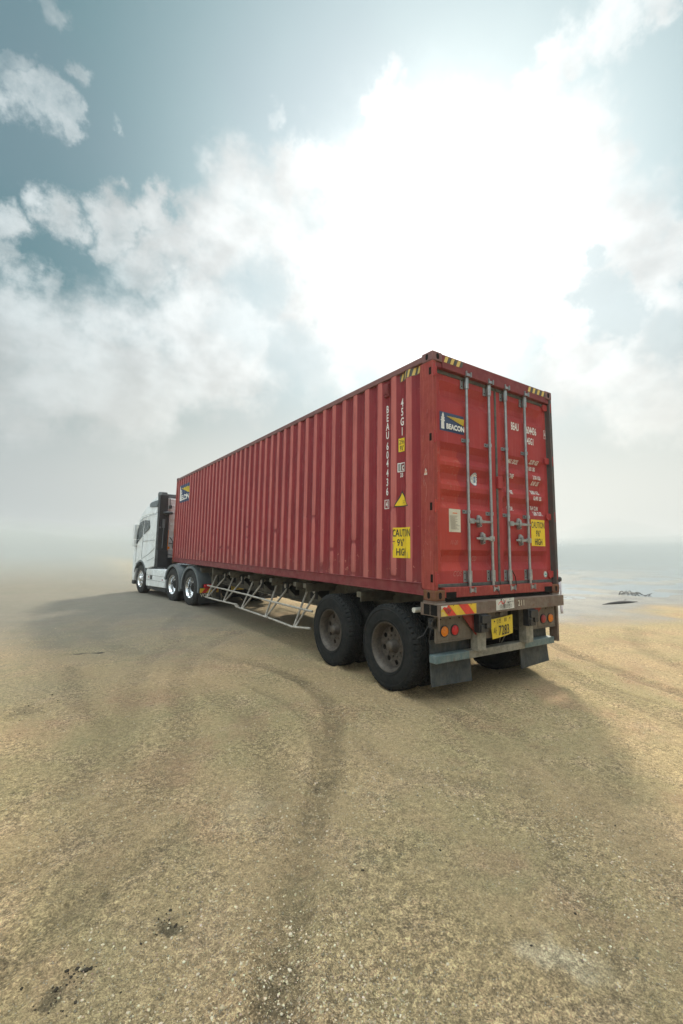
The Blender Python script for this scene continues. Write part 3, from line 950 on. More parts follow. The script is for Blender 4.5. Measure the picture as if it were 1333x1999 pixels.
def side_decal(name, layers, label=None, ymid=None, z0=0):
    """layers: (shape, material); each lies a hair further out"""
    mb = MB()
    mats = []
    for i, (s, mt) in enumerate(layers):
        if mt not in mats:
            mats.append(mt)
        drape(mb, moved(s, -ymid, z0) if ymid is not None else s, on_side(0.0022 + 0.0014 * i), mats.index(mt), UB, ZB)
    o = mb.build(name, [M[q] for q in mats], panel, smooth=0)
    if label:
        o['label'] = label
    return o


zc = lambda z: 0.558 + (z - 0.558) * 1.0125
# vertical rows of white letters on two of the inner flats
mb = MB()
for ch, z in zip('BEAU604436', (2.382, 2.266, 2.151, 2.035, 1.890, 1.774, 1.664, 1.538, 1.418, 1.297)):
    drape(mb, centred(text2d(ch, 0.096, 0.62, 0.022), -0.862, zc(z) - 0.046), on_side(0.002), 0, UB)
for ch, z in zip('45G1', (2.395, 2.277, 2.152, 2.026)):
    drape(mb, centred(text2d(ch, 0.100, 0.62, 0.022), -0.574, zc(z) - 0.048), on_side(0.002), 0, UB)
drape(mb, rect(-0.905, -0.825, zc(1.075), zc(1.192)), on_side(0.002), 0, UB)
drape(mb, rect(-0.897, -0.833, zc(1.084), zc(1.184)), on_side(0.0034), 1, UB)
drape(mb, centred(text2d('4', 0.085, 0.60, 0.016), -0.866, zc(1.135) - 0.042), on_side(0.0048), 0, UB)
mb.build('lettering', [M['white'], M['red']], panel, smooth=0)
zt, zb = zc(1.945), zc(1.765)
side_decal('height_sticker', [(rect(-0.632, -0.520, zb, zt), 'black'), (rect(-0.627, -0.525, zb + 0.005, zt - 0.005), 'yellow'),
           (centred(text2d('2.9m', 0.058, 0.52, 0.012), -0.576, zb + 0.103), 'black'), (centred(text2d('9\'6"', 0.058, 0.55, 0.012), -0.576, zb + 0.022), 'black')])
zt, zb = zc(1.630), zc(1.515)
side_decal('code_mark', [(rect(-0.640, -0.516, zb, zt), 'white'), (rect(-0.628, -0.585, zb + 0.012, zt - 0.012), 'black'), (rect(-0.612, -0.600, zb + 0.016, zt - 0.016), 'white'),
           (rect(-0.578, -0.526, zb + 0.012, zt - 0.012), 'rail'), (centred(text2d('c', 0.088, 0.62, 0.03), -0.552, zb + 0.020), 'white'), (centred(text2d('33', 0.052, 0.75, 0.02), -0.576, zb - 0.066), 'white')])
zt, zb = zc(1.285), zc(1.082)
tri = lambda g: poly((-0.698 + 1.7 * g, zb + g), (-0.428 - 1.5 * g, zb + g), (-0.572, zt - 2.4 * g))
side_decal('warning_triangle', [(tri(0), 'black'), (tri(0.014), 'yellow'), (centred(text2d('CAUTION', 0.014, 0.7), -0.530, zb + 0.066), 'black'), (centred(text2d('HEIGHT', 0.014, 0.7), -0.530, zb + 0.040), 'black')])
side_decal('caution_sticker', [(rect(-0.710, -0.392, 0.462, 0.832), 'yellow'), (centred(text2d('CAUTION', 0.088, 0.56, 0.018), -0.553, 0.722), 'black'),
           (centred(text2d('9\'6"', 0.082, 0.60, 0.018), -0.590, 0.607), 'black'), (centred(text2d('HIGH', 0.084, 0.58, 0.018), -0.570, 0.492), 'black'),
           (rect(-0.708, -0.668, 0.655, 0.668), 'rail'), (rect(-0.700, -0.693, 0.56, 0.63), 'ink'), (rect(-0.44, -0.434, 0.463, 0.535), 'ink')])
hz = []
for i in range(5):
    u = -0.60 + i * 0.078
    hz.append((poly((u, 2.702), (u + 0.036, 2.702), (u + 0.066, 2.792), (u + 0.030, 2.792)), 'hazard'))
side_decal('hazard_tape', [(rect(-0.612, -0.232, 2.698, 2.795), 'gasket')] + hz)


def beacon_logo(w, h, u0, v0):
    """navy panel with a white lighthouse, a striped yellow beam and the word BEACON"""
    q = lambda *p: poly(*[(u0 + a * w, v0 + b * h) for a, b in p])
    L = [(rect(u0, u0 + w, v0, v0 + h), 'navy'),
         (q((0.055, 0.10), (0.185, 0.10), (0.175, 0.50), (0.065, 0.50)), 'white'),
         (q((0.045, 0.50), (0.195, 0.50), (0.205, 0.58), (0.035, 0.58)), 'white'),
         (q((0.06, 0.58), (0.18, 0.58), (0.17, 0.74), (0.07, 0.74)), 'white'),
         (q((0.04, 0.66), (0.20, 0.66), (0.19, 0.70), (0.05, 0.70)), 'white'),
         (q((0.075, 0.74), (0.165, 0.74), (0.155, 0.88), (0.085, 0.88)), 'white'),
         (q((0.095, 0.88), (0.145, 0.88), (0.12, 0.97)), 'white')]
    n = 7
    for i in range(n):
        a0, a1 = i / n, (i + 0.72) / n
        y0, y1 = 0.46 + 0.36 * a0, 0.46 + 0.36 * a1
        L.append((q((0.24, 0.80), (0.97, y0), (0.97, y1)), 'yellow'))
    t = text2d('BEACON', 0.255 * h, 0.92, 0.045)
    k = 0.74 * w / t[2]
    L.append((([(p[0] * k + u0 + 0.225 * w, p[1] + v0 + 0.13 * h) for p in t[0]], t[1]), 'white'))
    return L


side_decal('logo_sticker', beacon_logo(1.22, 0.58, -11.74, 2.00))
# small ventilator box under the top rail
mb = MB()
mb.box(-0.004, XI + 0.01, 0.818, 0.902, 2.60, 2.745).box(-0.010, -0.004, 0.824, 0.896, 2.625, 2.740).box(0.006, XI + 0.01, 0.810, 0.910, 2.575, 2.60)
mb.build('vent', M['rail'], cont, bevel=0.006)
# scratches and a small orange sticker on the near corner post
mb = MB()
cur = [(-0.0012, y, z) for y, z in ((0.118, 1.66), (0.150, 1.60), (0.178, 1.52), (0.180, 1.45), (0.155, 1.38), (0.122, 1.31), (0.112, 1.25), (0.118, 1.18), (0.140, 1.11))]
for a, b in zip(cur[:-1], cur[1:]):
    mb.tube([a, b], 0.0018, 4)
post_marks = [mb]
for P, w in (([(0.165, 1.37), (0.150, 1.30)], 0.0025), ([(0.10, 0.62), (0.14, 0.66), (0.17, 0.60), (0.165, 0.48)], 0.0013)) + tuple(([(y, z), (y + 0.008, z - l)], 0.0016) for y, z, l in ((0.06, 0.95, 0.06), (0.13, 0.80, 0.04), (0.09, 2.2, 0.05), (0.16, 1.9, 0.08), (0.05, 0.55, 0.05))):
    post_marks.append(MB().tube([(-0.0012, y, z) for y, z in P], w, 4))

# posts, rails, castings
posts = []
for x0, x1 in ((0.0, 0.058), (CW - 0.058, CW)):
    for y0, y1 in ((0.0, 0.212), (CL - 0.165, CL)):
        mb = MB()
        mb.box(x0, x1, y0, y1, 0.118, CH - 0.118)
        lip = (x0 - 0.003, x0 + 0.01) if x0 == 0 else (x1 - 0.01, x1 + 0.003)
        if y0 == 0:
            mb.box(lip[0], lip[1], 0.165, 0.200, 0.13, CH - 0.13)
        posts.append(mb.build('corner_post', M['post_dark' if (x0 > 1 and y0 == 0) else 'post'], cont, bevel=0.006))
for mb in post_marks:
    mb.build('scratch', M['chalk'], posts[0], smooth=0)
mb = MB()
pf = lambda off: (lambda u, v: (-0.003 - off, -u, v))
drape(mb, poly((-0.150, 1.425), (-0.098, 1.425), (-0.104, 1.475), (-0.124, 1.505)), pf(0.0006), 0)
drape(mb, disc2d(-0.122, 1.458, 0.017), pf(0.0016), 1)
drape(mb, disc2d(-0.122, 1.458, 0.008), pf(0.0026), 0)
mb.build('round_sticker', [M['sign_white'], M['orange_print']], posts[0], smooth=0)

for x0 in (0.0, CW - 0.162):
    for y0 in (0.0, CL - 0.178):
        for z0 in (0.0, CH - 0.118):
            mb = MB()
            top = z0 > 1
            ex = 0.004
            xa, xb = (x0 - ex, x0 + 0.162) if x0 == 0 else (x0, x0 + 0.162 + ex)
            ya, yb = (y0 - ex, y0 + 0.178) if y0 == 0 else (y0, y0 + 0.178 + ex)
            mb.box(xa, xb, ya, yb, z0, z0 + 0.118)
            xf = xa - 0.0012 if x0 == 0 else xb + 0.0012
            yf = ya - 0.0012 if y0 == 0 else yb + 0.0012
            o = mb.build('corner_casting', M['top_casting' if top else 'casting'], cont, bevel=0.012, seg=3)
            hb = MB()
            cy, cx, cz = y0 + 0.089, x0 + 0.081, z0 + 0.059
            oval = [(0.024 * math.cos(t) , 0.026 * (1 if math.sin(t) > 0 else -1) * (0.35 if abs(math.sin(t)) < 0.01 else 1) * 0.5 + 0.024 * math.sin(t)) for t in np.linspace(0, 2 * math.pi, 25)[:-1]]
            s1 = -1 if x0 == 0 else 1
            s2 = -1 if y0 == 0 else 1
            hb.add([(xf, cy + a * 0.9, cz + b) for a, b in oval], [tuple(range(24))])
            hb.build('casting_hole', M['hole'], o, smooth=0)
            hb = MB()
            hb.add([(cx + a, yf, cz + b) for a, b in oval], [tuple(range(24))])
            hb.build('casting_hole', M['hole'], o, smooth=0)
for x0, x1, sx in ((0.0, 0.05, -1), (CW - 0.05, CW, 1)):
    mb = MB()
    mb.box(x0, x1, 0.178, CL - 0.178, 0.05, 0.178)
    mb.box(x0 - (0.010 if sx < 0 else 0), x1 + (0.010 if sx > 0 else 0), 0.205, CL - 0.178, 0.178, 0.188)
    mb.box(x0 - (0.004 if sx < 0 else -0.03), x1 + (0.004 if sx > 0 else -0.03), 0.178, CL - 0.178, 0.050, 0.060)
    mb.build('bottom_rail', M['rail'], cont, bevel=0.004)
    mb = MB()
    mb.box(x0, x1, 0.178, CL - 0.178, 2.798, 2.875)
    mb.build('top_rail', M['top_casting'], cont, bevel=0.008)
mb = MB()
mb.box(0.05, CW - 0.05, 0.12, CL - 0.12, 2.858, 2.870)
mb.build('roof', M['rail'], cont)
mb = MB()
mb.box(0.058, CW - 0.058, CL - 0.05, CL - 0.01, 0.12, 2.80)
mb.build('front_wall', M['red'], cont)
mb = MB()
mb.box(0.05, CW - 0.05, 0.10, CL - 0.1, 0.10, 0.16)
for i in range(40):
    y = 0.35 + i * 0.3
    mb.box(0.05, CW - 0.05, y, y + 0.05, 0.04, 0.10)
mb.build('floor', M['dark'], cont)
# rear header and sill
mb = MB()
mb.box(0.162, CW - 0.162, 0.0, 0.12, 2.715, 2.885)
mb.box(0.058, 0.162, 0.012, 0.12, 2.715, 2.778).box(CW - 0.162, CW - 0.058, 0.012, 0.12, 2.715, 2.778)
header = mb.build('header_beam', M['rail'], cont, bevel=0.005)
for u0, s in ((0.165, 1), (CW - 0.60, 1)):
    mb = MB()
    for i in range(4 if u0 > 1 else 3):
        u = u0 + 0.02 + i * 0.108
        drape(mb, poly((u, 2.795), (u + 0.05, 2.795), (u + 0.085, 2.872), (u + 0.035, 2.872)), lambda a, b: (a, -0.0018, b), 0)
        drape(mb, poly((u + 0.055, 2.795), (u + 0.10, 2.795), (u + 0.135, 2.872), (u + 0.09, 2.872)), lambda a, b: (a, -0.0016, b), 1)
    mb.build('hazard_tape', [M['hazard'], M['gasket']], header, smooth=0)
mb = MB()
mb.box(0.162, CW - 0.162, 0.0, 0.12, 0.03, 0.142)
sill = mb.build('door_sill', M['post'], cont, bevel=0.004)
mb = MB()
for x0, x1 in ((0.180, 0.345), (2.085, 2.262)):
    mb = MB()
    mb.box(x0, x1, -0.002, 0.05, 0.022, 0.094)
    mb.build('sill_pocket', M['hole'], sill)

# doors -----------------------------------------------------------
DY, DG = 0.070, 0.048
GROOVES = [(2.60, 2.505, 2.43, 2.34), (1.845, 1.765, 1.69, 1.61), (1.57, 1.483, 1.41, 1.335), (1.277, 1.207, 1.135, 1.055), (0.57, 0.502, 0.424, 0.325)]
LEAVES = {'near': (0.062, 1.203, 0.165, 1.125), 'far': (1.231, 2.376, 1.315, 2.285)}
VB = sorted(z for g in GROOVES for z in g)


def door_y(x, z):
    fz = 0.0
    for a, b, c, d in GROOVES:
        if d < z < a:
            fz = max(fz, min(1, (a - z) / (a - b), (z - d) / (c - d)))
    g0, g1 = (LEAVES['near'] if x < 1.217 else LEAVES['far'])[2:]
    fx = min(1, max(0, (x - g0) / 0.065), max(0, (g1 - x) / 0.065))
    return DY + DG * min(fz, fx)


def on_door(off):
    return lambda u, v: (u, door_y(u, v) - off - 0.0012, v)


def door_decal(name, layers, door, label=None):
    mb = MB()
    mats = []
    for i, (s, mt) in enumerate(layers):
        if mt not in mats:
            mats.append(mt)
        drape(mb, s, on_door(0.0018 + 0.0013 * i), mats.index(mt), (), VB)
    o = mb.build(name, [M[q] for q in mats], door, smooth=0)
    if label:
        o['label'] = label
    return o


doors = {}
for key, (x0, x1, g0, g1) in LEAVES.items():
    zs = sorted(set([0.165, 2.70] + VB + list(np.linspace(0.2, 2.68, 60))))
    xs = sorted(set([x0, x1, g0, g0 + 0.033, g0 + 0.065, g1 - 0.065, g1 - 0.033, g1] + list(np.linspace(x0, x1, 18))))
    vs = []
    for x in xs:
        for z in zs:
            vs.append((x, door_y(x, z), z))
    m = len(zs)
    fs = [(i * m + j, (i + 1) * m + j, (i + 1) * m + j + 1, i * m + j + 1) for i in range(len(xs) - 1) for j in range(m - 1)]
    mb = MB()
    mb.add(vs, fs)
    mb.box(x0, x0 + 0.02, DY + 0.002, DY + 0.05, 0.165, 2.70).box(x1 - 0.02, x1, DY + 0.002, DY + 0.05, 0.165, 2.70)
    mb.box(x0 + 0.02, x1 - 0.02, DY + 0.060, DY + 0.07, 0.165, 2.70)
    d = mb.build('door', M['door'], cont, smooth=25)
    doors[key] = d
    gk = MB()
    gk.box(x0 - 0.003, x1 + 0.003, DY - 0.012, DY + 0.03, 0.142, 0.180).box(x0 - 0.003, x1 + 0.003, DY - 0.012, DY + 0.03, 2.672, 2.714)
    if key == 'near':
        gk.box(1.198, 1.236, DY - 0.010, DY + 0.03, 0.180, 2.672)
        gk.box(0.0585, 0.066, DY - 0.004, DY + 0.03, 0.180, 2.672)
    else:
        gk.box(2.366, 2.379, DY - 0.004, DY + 0.09, 0.180, 2.672)
    gk.build('gasket', M['gasket'], d, bevel=0.004)
    # hinges: four lugs at the outer edge of the leaf
    for hz_ in (2.655, 1.86, 1.055, 0.25):
        hm = MB()
        if key == 'near':
            pts = [(0.004, -0.05), (0.10, -0.046), (0.125, -0.02), (0.125, 0.018), (0.10, 0.042), (0.004, 0.048)]
            hm.prism([(a, hz_ + b) for a, b in pts], lambda a, b: (a, DY - 0.022, b), lambda a, b: (a, DY - 0.006, b))
            hm.box(0.004, 0.050, -0.012, DY - 0.006, hz_ + 0.028, hz_ + 0.046).box(0.004, 0.050, -0.012, DY - 0.006, hz_ - 0.05, hz_ - 0.032)
            hm.box(0.002, 0.056, -0.016, -0.004, hz_ - 0.047, hz_ + 0.045).box(-0.0014, 0.01, 0.024, 0.062, hz_ - 0.046, hz_ + 0.044, 1)
            hm.tube([(0.014, -0.012, hz_ - 0.075), (0.014, -0.012, hz_ + 0.075)], 0.010, 10)
        else:
            pts = [(CW - 0.02, -0.03), (2.30, -0.05), (2.275, -0.025), (2.275, 0.03), (2.30, 0.05), (CW - 0.02, 0.045)]
            hm.prism([(a, hz_ + b) for a, b in pts], lambda a, b: (a, DY - 0.030, b), lambda a, b: (a, DY - 0.006, b))
            hm.tube([(CW - 0.030, 0.006, hz_ - 0.07), (CW - 0.030, 0.006, hz_ + 0.07)], 0.010, 10)
        hm.build('hinge', [M['door'], M['hole']], d, bevel=0.003)
    for rx in ((0.62, 1.05) if key == 'near' else (1.388, 1.82)):
        rm = MB()
        bend = 0.008 * random.uniform(-1, 1)
        rm.tube([(rx + bend * math.sin(t * math.pi), 0.034, 0.10 + 2.68 * t) for t in np.linspace(0, 1, 9)], 0.0178, 12)
        for za, zb2 in ((0.19, 0.325), (2.565, 2.70)):
            rm.tube([(rx, 0.034, za), (rx, 0.034, zb2)], 0.029, 12)
            rm.box(rx - 0.075, rx - 0.022, DY - 0.008, DY + 0.004, za, zb2)
            rm.box(rx + 0.022, rx + 0.032, DY - 0.012, DY + 0.004, za, zb2)
            for zz in (za + 0.03, zb2 - 0.03):
                rm.disc((rx - 0.055, DY - 0.0095, zz), 0.009, (0, -1, 0), 8, 1)
        for zz in (0.105, 2.745):
            rm.lathe([(zz - 0.038, 0.012), (zz - 0.03, 0.028), (zz + 0.005, 0.030), (zz + 0.012, 0.022), (zz + 0.03, 0.024), (zz + 0.034, 0.012)], 12, 'z', (rx, 0.030, 0))
            rm.box(rx - 0.036, rx + 0.036, -0.004, 0.036, zz - 0.022, zz + 0.012)
            rm.box(rx - 0.050, rx - 0.036, -0.016, 0.030, zz - 0.032, zz + 0.030).box(rx + 0.036, rx + 0.050, -0.016, 0.030, zz - 0.032, zz + 0.030)
        for zz in (1.907, 1.027):
            rm.tube([(rx, 0.034, zz - 0.020), (rx, 0.034, zz + 0.020)], 0.0235, 12)
            rm.box(rx - 0.072, rx + 0.052, DY - 0.010, DY + 0.002, zz - 0.022, zz + 0.022)
            rm.box(rx - 0.024, rx + 0.024, 0.034, DY - 0.010, zz - 0.018, zz + 0.018)
            rm.disc((rx - 0.054, DY - 0.0115, zz), 0.010, (0, -1, 0), 8, 1)
            rm.disc((rx + 0.040, DY - 0.0115, zz), 0.008, (0, -1, 0), 8, 1)
        rm.build('locking_rod', [M['zinc'], M['hole']], d, smooth=40)
    for rx, hx, tip, z in (((0.62, 0.80, 1.04, 0.918), (1.05, 0.86, 0.73, 0.712)) if key == 'near' else ((1.388, 1.60, 1.84, 0.920), (1.82, 1.63, 1.515, 0.708))):
        hm = MB()
        s = 1 if tip > rx else -1
        hm.prism([(rx - s * 0.012, z - 0.030), (rx + s * 0.075, z - 0.030), (rx + s * 0.075, z + 0.030), (rx - s * 0.012, z + 0.030)][::s], lambda a, b: (a, 0.004, b), lambda a, b: (a, 0.030, b))
        hm.prism([(rx + s * 0.06, z - 0.014), (hx, z - 0.020), (tip, z - 0.012), (tip, z + 0.010), (hx, z + 0.018), (rx + s * 0.06, z + 0.014)][::s], lambda a, b: (a, 0.006, b), lambda a, b: (a, 0.018, b))
        hm.prism([(hx - 0.026, z - 0.02), (hx - 0.012, z - 0.072), (hx + 0.012, z - 0.072), (hx + 0.026, z - 0.02), (hx + 0.030, z + 0.02), (hx + 0.012, z + 0.078), (hx - 0.012, z + 0.078), (hx - 0.030, z + 0.02)],
                 lambda a, b: (a, 0.022, b), lambda a, b: (a, 0.050, b))
        hm.lathe([(0.0, 0.020), (0.022, 0.020)], 12, 'y', (hx, 0.0, z - 0.046))
        hm.disc((hx, -0.0004, z - 0.046), 0.020, (0, -1, 0), 12)
        hm.disc((hx, -0.0016, z - 0.046), 0.010, (0, -1, 0), 10, 1)
        hm.lathe([(0.004, 0.022), (0.030, 0.026)], 12, 'y', (hx + 0.004, 0.0, z + 0.040))
        hm.disc((hx + 0.004, 0.0036, z + 0.040), 0.022, (0, -1, 0), 12)
        hm.box(hx - 0.022, hx + 0.022, -0.006, 0.006, z - 0.024, z + 0.030)
        hm.build('handle', [M['zinc_dirty'], M['hole']], d, bevel=0.003)

mb = MB()
mb.box(1.196, 1.290, 0.028, DY - 0.001, 1.365, 1.525)
mb.build('door_stop', M['door'], doors['far'], bevel=0.006)
lay = beacon_logo(0.422, 0.232, 0.176, 1.978)
door_decal('logo_sticker', lay, doors['near'])
pl = [(rect(0.313, 0.511, 0.777, 1.050), 'paper'), (rect(0.375, 0.455, 0.995, 1.008), 'orange_print')]
for i in range(13):
    z = 0.965 - i * 0.0128
    pl.append((rect(0.328, 0.328 + 0.165 * random.uniform(0.5, 1.0), z, z + 0.005), 'ink'))
pl += [(disc2d(0.322, 0.786, 0.005), 'black'), (disc2d(0.502, 0.786, 0.005), 'black'), (disc2d(0.502, 1.041, 0.004), 'black')]
door_decal('paper_label', pl, doors['near'])
ov = [(disc2d(0.818, 1.452, 0.064, 0.083), 'seal_blue'), (disc2d(0.818, 1.452, 0.058, 0.076), 'white')]
for k in range(14):
    t = 2 * math.pi * k / 14
    if math.sin(t) > -0.35:
        ov.append((disc2d(0.818 + 0.049 * math.cos(t), 1.452 + 0.066 * math.sin(t), 0.006, 0.006, 8), 'black'))
ov += [(poly((0.800, 1.405), (0.838, 1.412), (0.828, 1.455), (0.838, 1.490), (0.800, 1.485), (0.812, 1.450)), 'seal_blue'), (ring2d(0.818, 1.450, 0.026, 0.030), 'seal_blue')]
door_decal('oval_seal', ov, doors['near'])
for s, x, z, h in (('CO5', 0.37, 0.262, 0.062), ('CD', 0.745, 0.440, 0.055), ('11-20', 0.335, 0.632, 0.050)):
    door_decal('chalk_mark', [(moved(text2d(s, h, 0.8, -0.014), x, z, 0.25), 'chalk')], doors['near'])
# white lettering of the far leaf
tx = []


def put(s, h, cond, x, z, right=None, shear=0.0, bold=0.022):
    t = text2d(s, h * 1.14, cond * 0.98, bold)
    tx.append((moved(t, (right - t[2]) if right is not None else x, z, shear), 'white'))


put('BEAU', 0.088, 0.50, 1.552, 2.214)
put('604436', 0.088, 0.56, 1.895, 2.214)
put('45G1', 0.080, 0.56, 1.905, 2.062)
tx += [(rect(2.314, 2.366, 2.198, 2.322), 'white'), (rect(2.319, 2.361, 2.205, 2.315), 'door'), (centred(text2d('4', 0.085, 0.5, 0.012), 2.340, 2.218), 'white')]
put('MAX. GROSS', 0.046, 0.50, 0, 1.752, 1.725, 0.08)
put('32,500  KGS', 0.046, 0.52, 0, 1.790, 2.170, 0.15)
put('71,650  LBS', 0.046, 0.52, 0, 1.700, 2.140)
put('TARE', 0.046, 0.50, 1.490, 1.540)
put('3,700  KGS', 0.046, 0.52, 0, 1.572, 2.195)
put('8,160  LBS', 0.046, 0.52, 0, 1.492, 2.180, 0.15)
put('NET', 0.046, 0.50, 1.490, 1.322)
put('28,800  KGS', 0.046, 0.52, 0, 1.362, 2.185)
put('63,490  LBS', 0.046, 0.52, 0, 1.277, 2.195)
put('CU.CAP.', 0.046, 0.50, 1.460, 1.105)
put('76.4  CU.M.', 0.046, 0.52, 0, 1.140, 2.180)
put('2,698  CU.FT.', 0.046, 0.52, 0, 1.065, 2.235)
# all the letters sit on one level
mb = MB()
for s, mt in tx:
    drape(mb, s, on_door(0.0018 if mt == 'white' else 0.0028), 0 if mt == 'white' else 1, (), VB)
drape(mb, tx[5][0], on_door(0.004), 0, (), VB)
mb.build('lettering', [M['white'], M['door']], doors['far'], smooth=0)
door_decal('caution_sticker', [(rect(1.930, 2.252, 0.640, 1.004), 'yellow'), (centred(text2d('CAUTION', 0.086, 0.56, 0.010), 2.090, 0.888), 'black'),
           (centred(text2d('9\'6"', 0.082, 0.62, 0.010), 2.090, 0.772), 'black'), (centred(text2d('HIGH', 0.088, 0.58, 0.010), 2.092, 0.655), 'black')], doors['far'])
door_decal('round_sticker', [(disc2d(2.228, 0.252, 0.040, 0.042), 'white'), (ring2d(2.228, 0.252, 0.031, 0.036), 'teal_print'), (rect(2.205, 2.252, 0.244, 0.262), 'teal_print')], doors['far'])
# seal wire hanging from the second rod
mb = MB()
mb.tube([(1.055, 0.0, 0.10), (1.062, -0.035, 0.06), (1.050, -0.06, 0.02), (1.052, -0.115, -0.03), (1.046, -0.118, -0.12)], 0.0032, 6)
mb.tube([(1.055, 0.0, 0.10), (1.085, -0.02, 0.085), (1.09, -0.02, 0.05), (1.062, -0.035, 0.06)], 0.003, 6)
mb.build('seal_wire', M['dark'], doors['near'])
mb = MB()
mb.tube([(1.398, 0.01, 0.32), (1.455, 0.005, 0.24), (1.46, -0.005, 0.12), (1.43, -0.01, 0.07)], 0.006, 6)
mb.build('seal_wire', M['dark'], doors['far'])

# ------------------------------------------------------------------ wheels
TR, TW = 0.515, 0.285


def tyre_mesh(name, mat, text=True):
    """treaded truck tyre, outer face at x = 0, turned about the x axis"""
    n = 192
    half = [(0.034, 0.286), (0.016, 0.292), (0.010, 0.305), (0.009, 0.316), (0.001, 0.319), (0.000, 0.326), (0.006, 0.330), (0.004, 0.350), (0.001, 0.385), (0.002, 0.425), (0.007, 0.441), (0.001, 0.445), (0.000, 0.453), (0.007, 0.457), (0.010, 0.470), (0.013, 0.482), (0.016, 0.484), (0.020, 0.497), (0.032, 0.508), (0.040, 0.512)]
    tread = []
    for g in (0.082, 0.122, 0.163, 0.203):
        tread += [(g - 0.009, 0.516, g), (g - 0.0055, 0.498, g), (g + 0.0055, 0.498, g), (g + 0.009, 0.516, g)]
    prof = [(x, r, None) for x, r in half] + tread + [(TW - x, r, None) for x, r in half[::-1]]
    vs, fs = [], []
    for k in range(n):
        t = 2 * math.pi * k / n
        zig = 0.007 * (1 if (k // 2) % 2 else -1)
        notch = (k % 4) in (0,)
        sub = (k % 4) in (2,)
        for x, r, g in prof:
            rr = r
            if g is not None:
                x += zig
            elif 0.495 < r:
                rr = r - (0.020 if notch else 0.0)
                if notch and min(x, TW - x) < 0.036:
                    x += 0.014 if x < TW / 2 else -0.014
            elif 0.478 < r < 0.49 and sub:
                rr = r - 0.003
            vs.append((x, rr * math.sin(t), rr * math.cos(t)))
    m = len(prof)
    for k in range(n):
        k2 = (k + 1) % n
        for j in range(m - 1):
            fs.append((k * m + j, k2 * m + j, k2 * m + j + 1, k * m + j + 1))
    mb = MB()
    mb.add(vs, fs)
    if text:
        # raised maker's lettering round the sidewall
        word = [('GLC', 118, 0.40), ('RSR24', 300, 0.40)]
        for s, a0, rad in word[:0]:
            pass
    return mb.mesh(name, mat, smooth=28)


def holed_disc(r_out, r_in, holes, hole_r, hole_at, thick, n=64):
    """flat ring with round holes, built as a filled 2-D curve"""
    c = bpy.data.curves.new('disc', 'CURVE')
    c.dimensions = '2D'
    c.fill_mode = 'BOTH'
    c.extrude = thick / 2
    c.bevel_depth = 0.002

    def circ(cx, cy, r, k):
        sp = c.splines.new('POLY')
        sp.points.add(k - 1)
        for i in range(k):
            t = 2 * math.pi * i / k
            sp.points[i].co = (cx + r * math.cos(t), cy + r * math.sin(t), 0, 1)
        sp.use_cyclic_u = True
    circ(0, 0, r_out, n)
    if r_in:
        circ(0, 0, r_in, 32)
    for i in range(holes):
        t = 2 * math.pi * (i + 0.3) / holes
        circ(hole_at * math.cos(t), hole_at * math.sin(t), hole_r, 18)
    o = bpy.data.objects.new('disc', c)
    COL.objects.link(o)
    me = o.evaluated_get(bpy.context.evaluated_depsgraph_get()).to_mesh()
    vs = [(v.co.z, v.co.x, v.co.y) for v in me.vertices]
    fs = [tuple(p.vertices) for p in me.polygons]
    o.evaluated_get(bpy.context.evaluated_depsgraph_get()).to_mesh_clear()
    bpy.data.objects.remove(o)
    return vs, fs


def rim_mesh(name, mats, style):
    mb = MB()
    # flange, lip and barrel
    mb.lathe([(0.036, 0.288), (0.018, 0.300), (0.010, 0.298), (0.012, 0.288), (0.030, 0.280), (0.045, 0.268), (0.090, 0.262), (0.130, 0.255), (0.160, 0.250), (0.250, 0.270), (0.262, 0.288)], 64)
    if style == 'steel':
        vs, fs = holed_disc(0.254, 0.0, 8, 0.034, 0.196, 0.012)
        mb.add([(x + 0.140, y, z) for x, y, z in vs], fs)
        mb.lathe([(0.134, 0.090), (0.120, 0.082), (0.095, 0.070), (0.060, 0.062), (0.048, 0.052), (0.042, 0.034), (0.040, 0.0)], 40)
        for i in range(10):
            t = 2 * math.pi * i / 10
            mb.lathe([(0.135, 0.013), (0.118, 0.013), (0.115, 0.009), (0.115, 0.0)], 8, 'x', (0, 0.132 * math.cos(t), 0.128 * math.sin(t)))
    elif style == 'drive':
        vs, fs = holed_disc(0.254, 0.0, 10, 0.027, 0.195, 0.012)
        mb.add([(x + 0.150, y, z) for x, y, z in vs], fs)
        mb.lathe([(0.143, 0.150), (0.125, 0.128), (0.095, 0.120), (0.080, 0.105), (0.077, 0.06), (0.076, 0.0)], 40, mi=1)
        for i in range(10):
            t = 2 * math.pi * i / 10
            mb.lathe([(0.145, 0.017), (0.105, 0.017), (0.098, 0.010), (0.097, 0.0)], 8, 'x', (0, 0.150 * math.cos(t), 0.150 * math.sin(t)))
    else:
        vs, fs = holed_disc(0.230, 0.0, 10, 0.026, 0.188, 0.010)
        mb.add([(x + 0.030, y, z) for x, y, z in vs], fs)
        mb.lathe([(0.045, 0.264), (0.032, 0.240), (0.030, 0.225)], 64)
        mb.lathe([(0.024, 0.150), (0.010, 0.140), (0.0, 0.110), (-0.030, 0.098), (-0.040, 0.08), (-0.042, 0.0)], 40)
        for i in range(10):
            t = 2 * math.pi * i / 10
            mb.lathe([(0.026, 0.016), (-0.012, 0.016), (-0.018, 0.010), (-0.019, 0.0)], 8, 'x', (0, 0.160 * math.cos(t), 0.160 * math.sin(t)))
    # dark brake drum behind the disc
    mb.lathe([(0.190, 0.0), (0.190, 0.225), (0.29, 0.225)], 32, mi=1)
    return mb.mesh(name, mats, smooth=35)


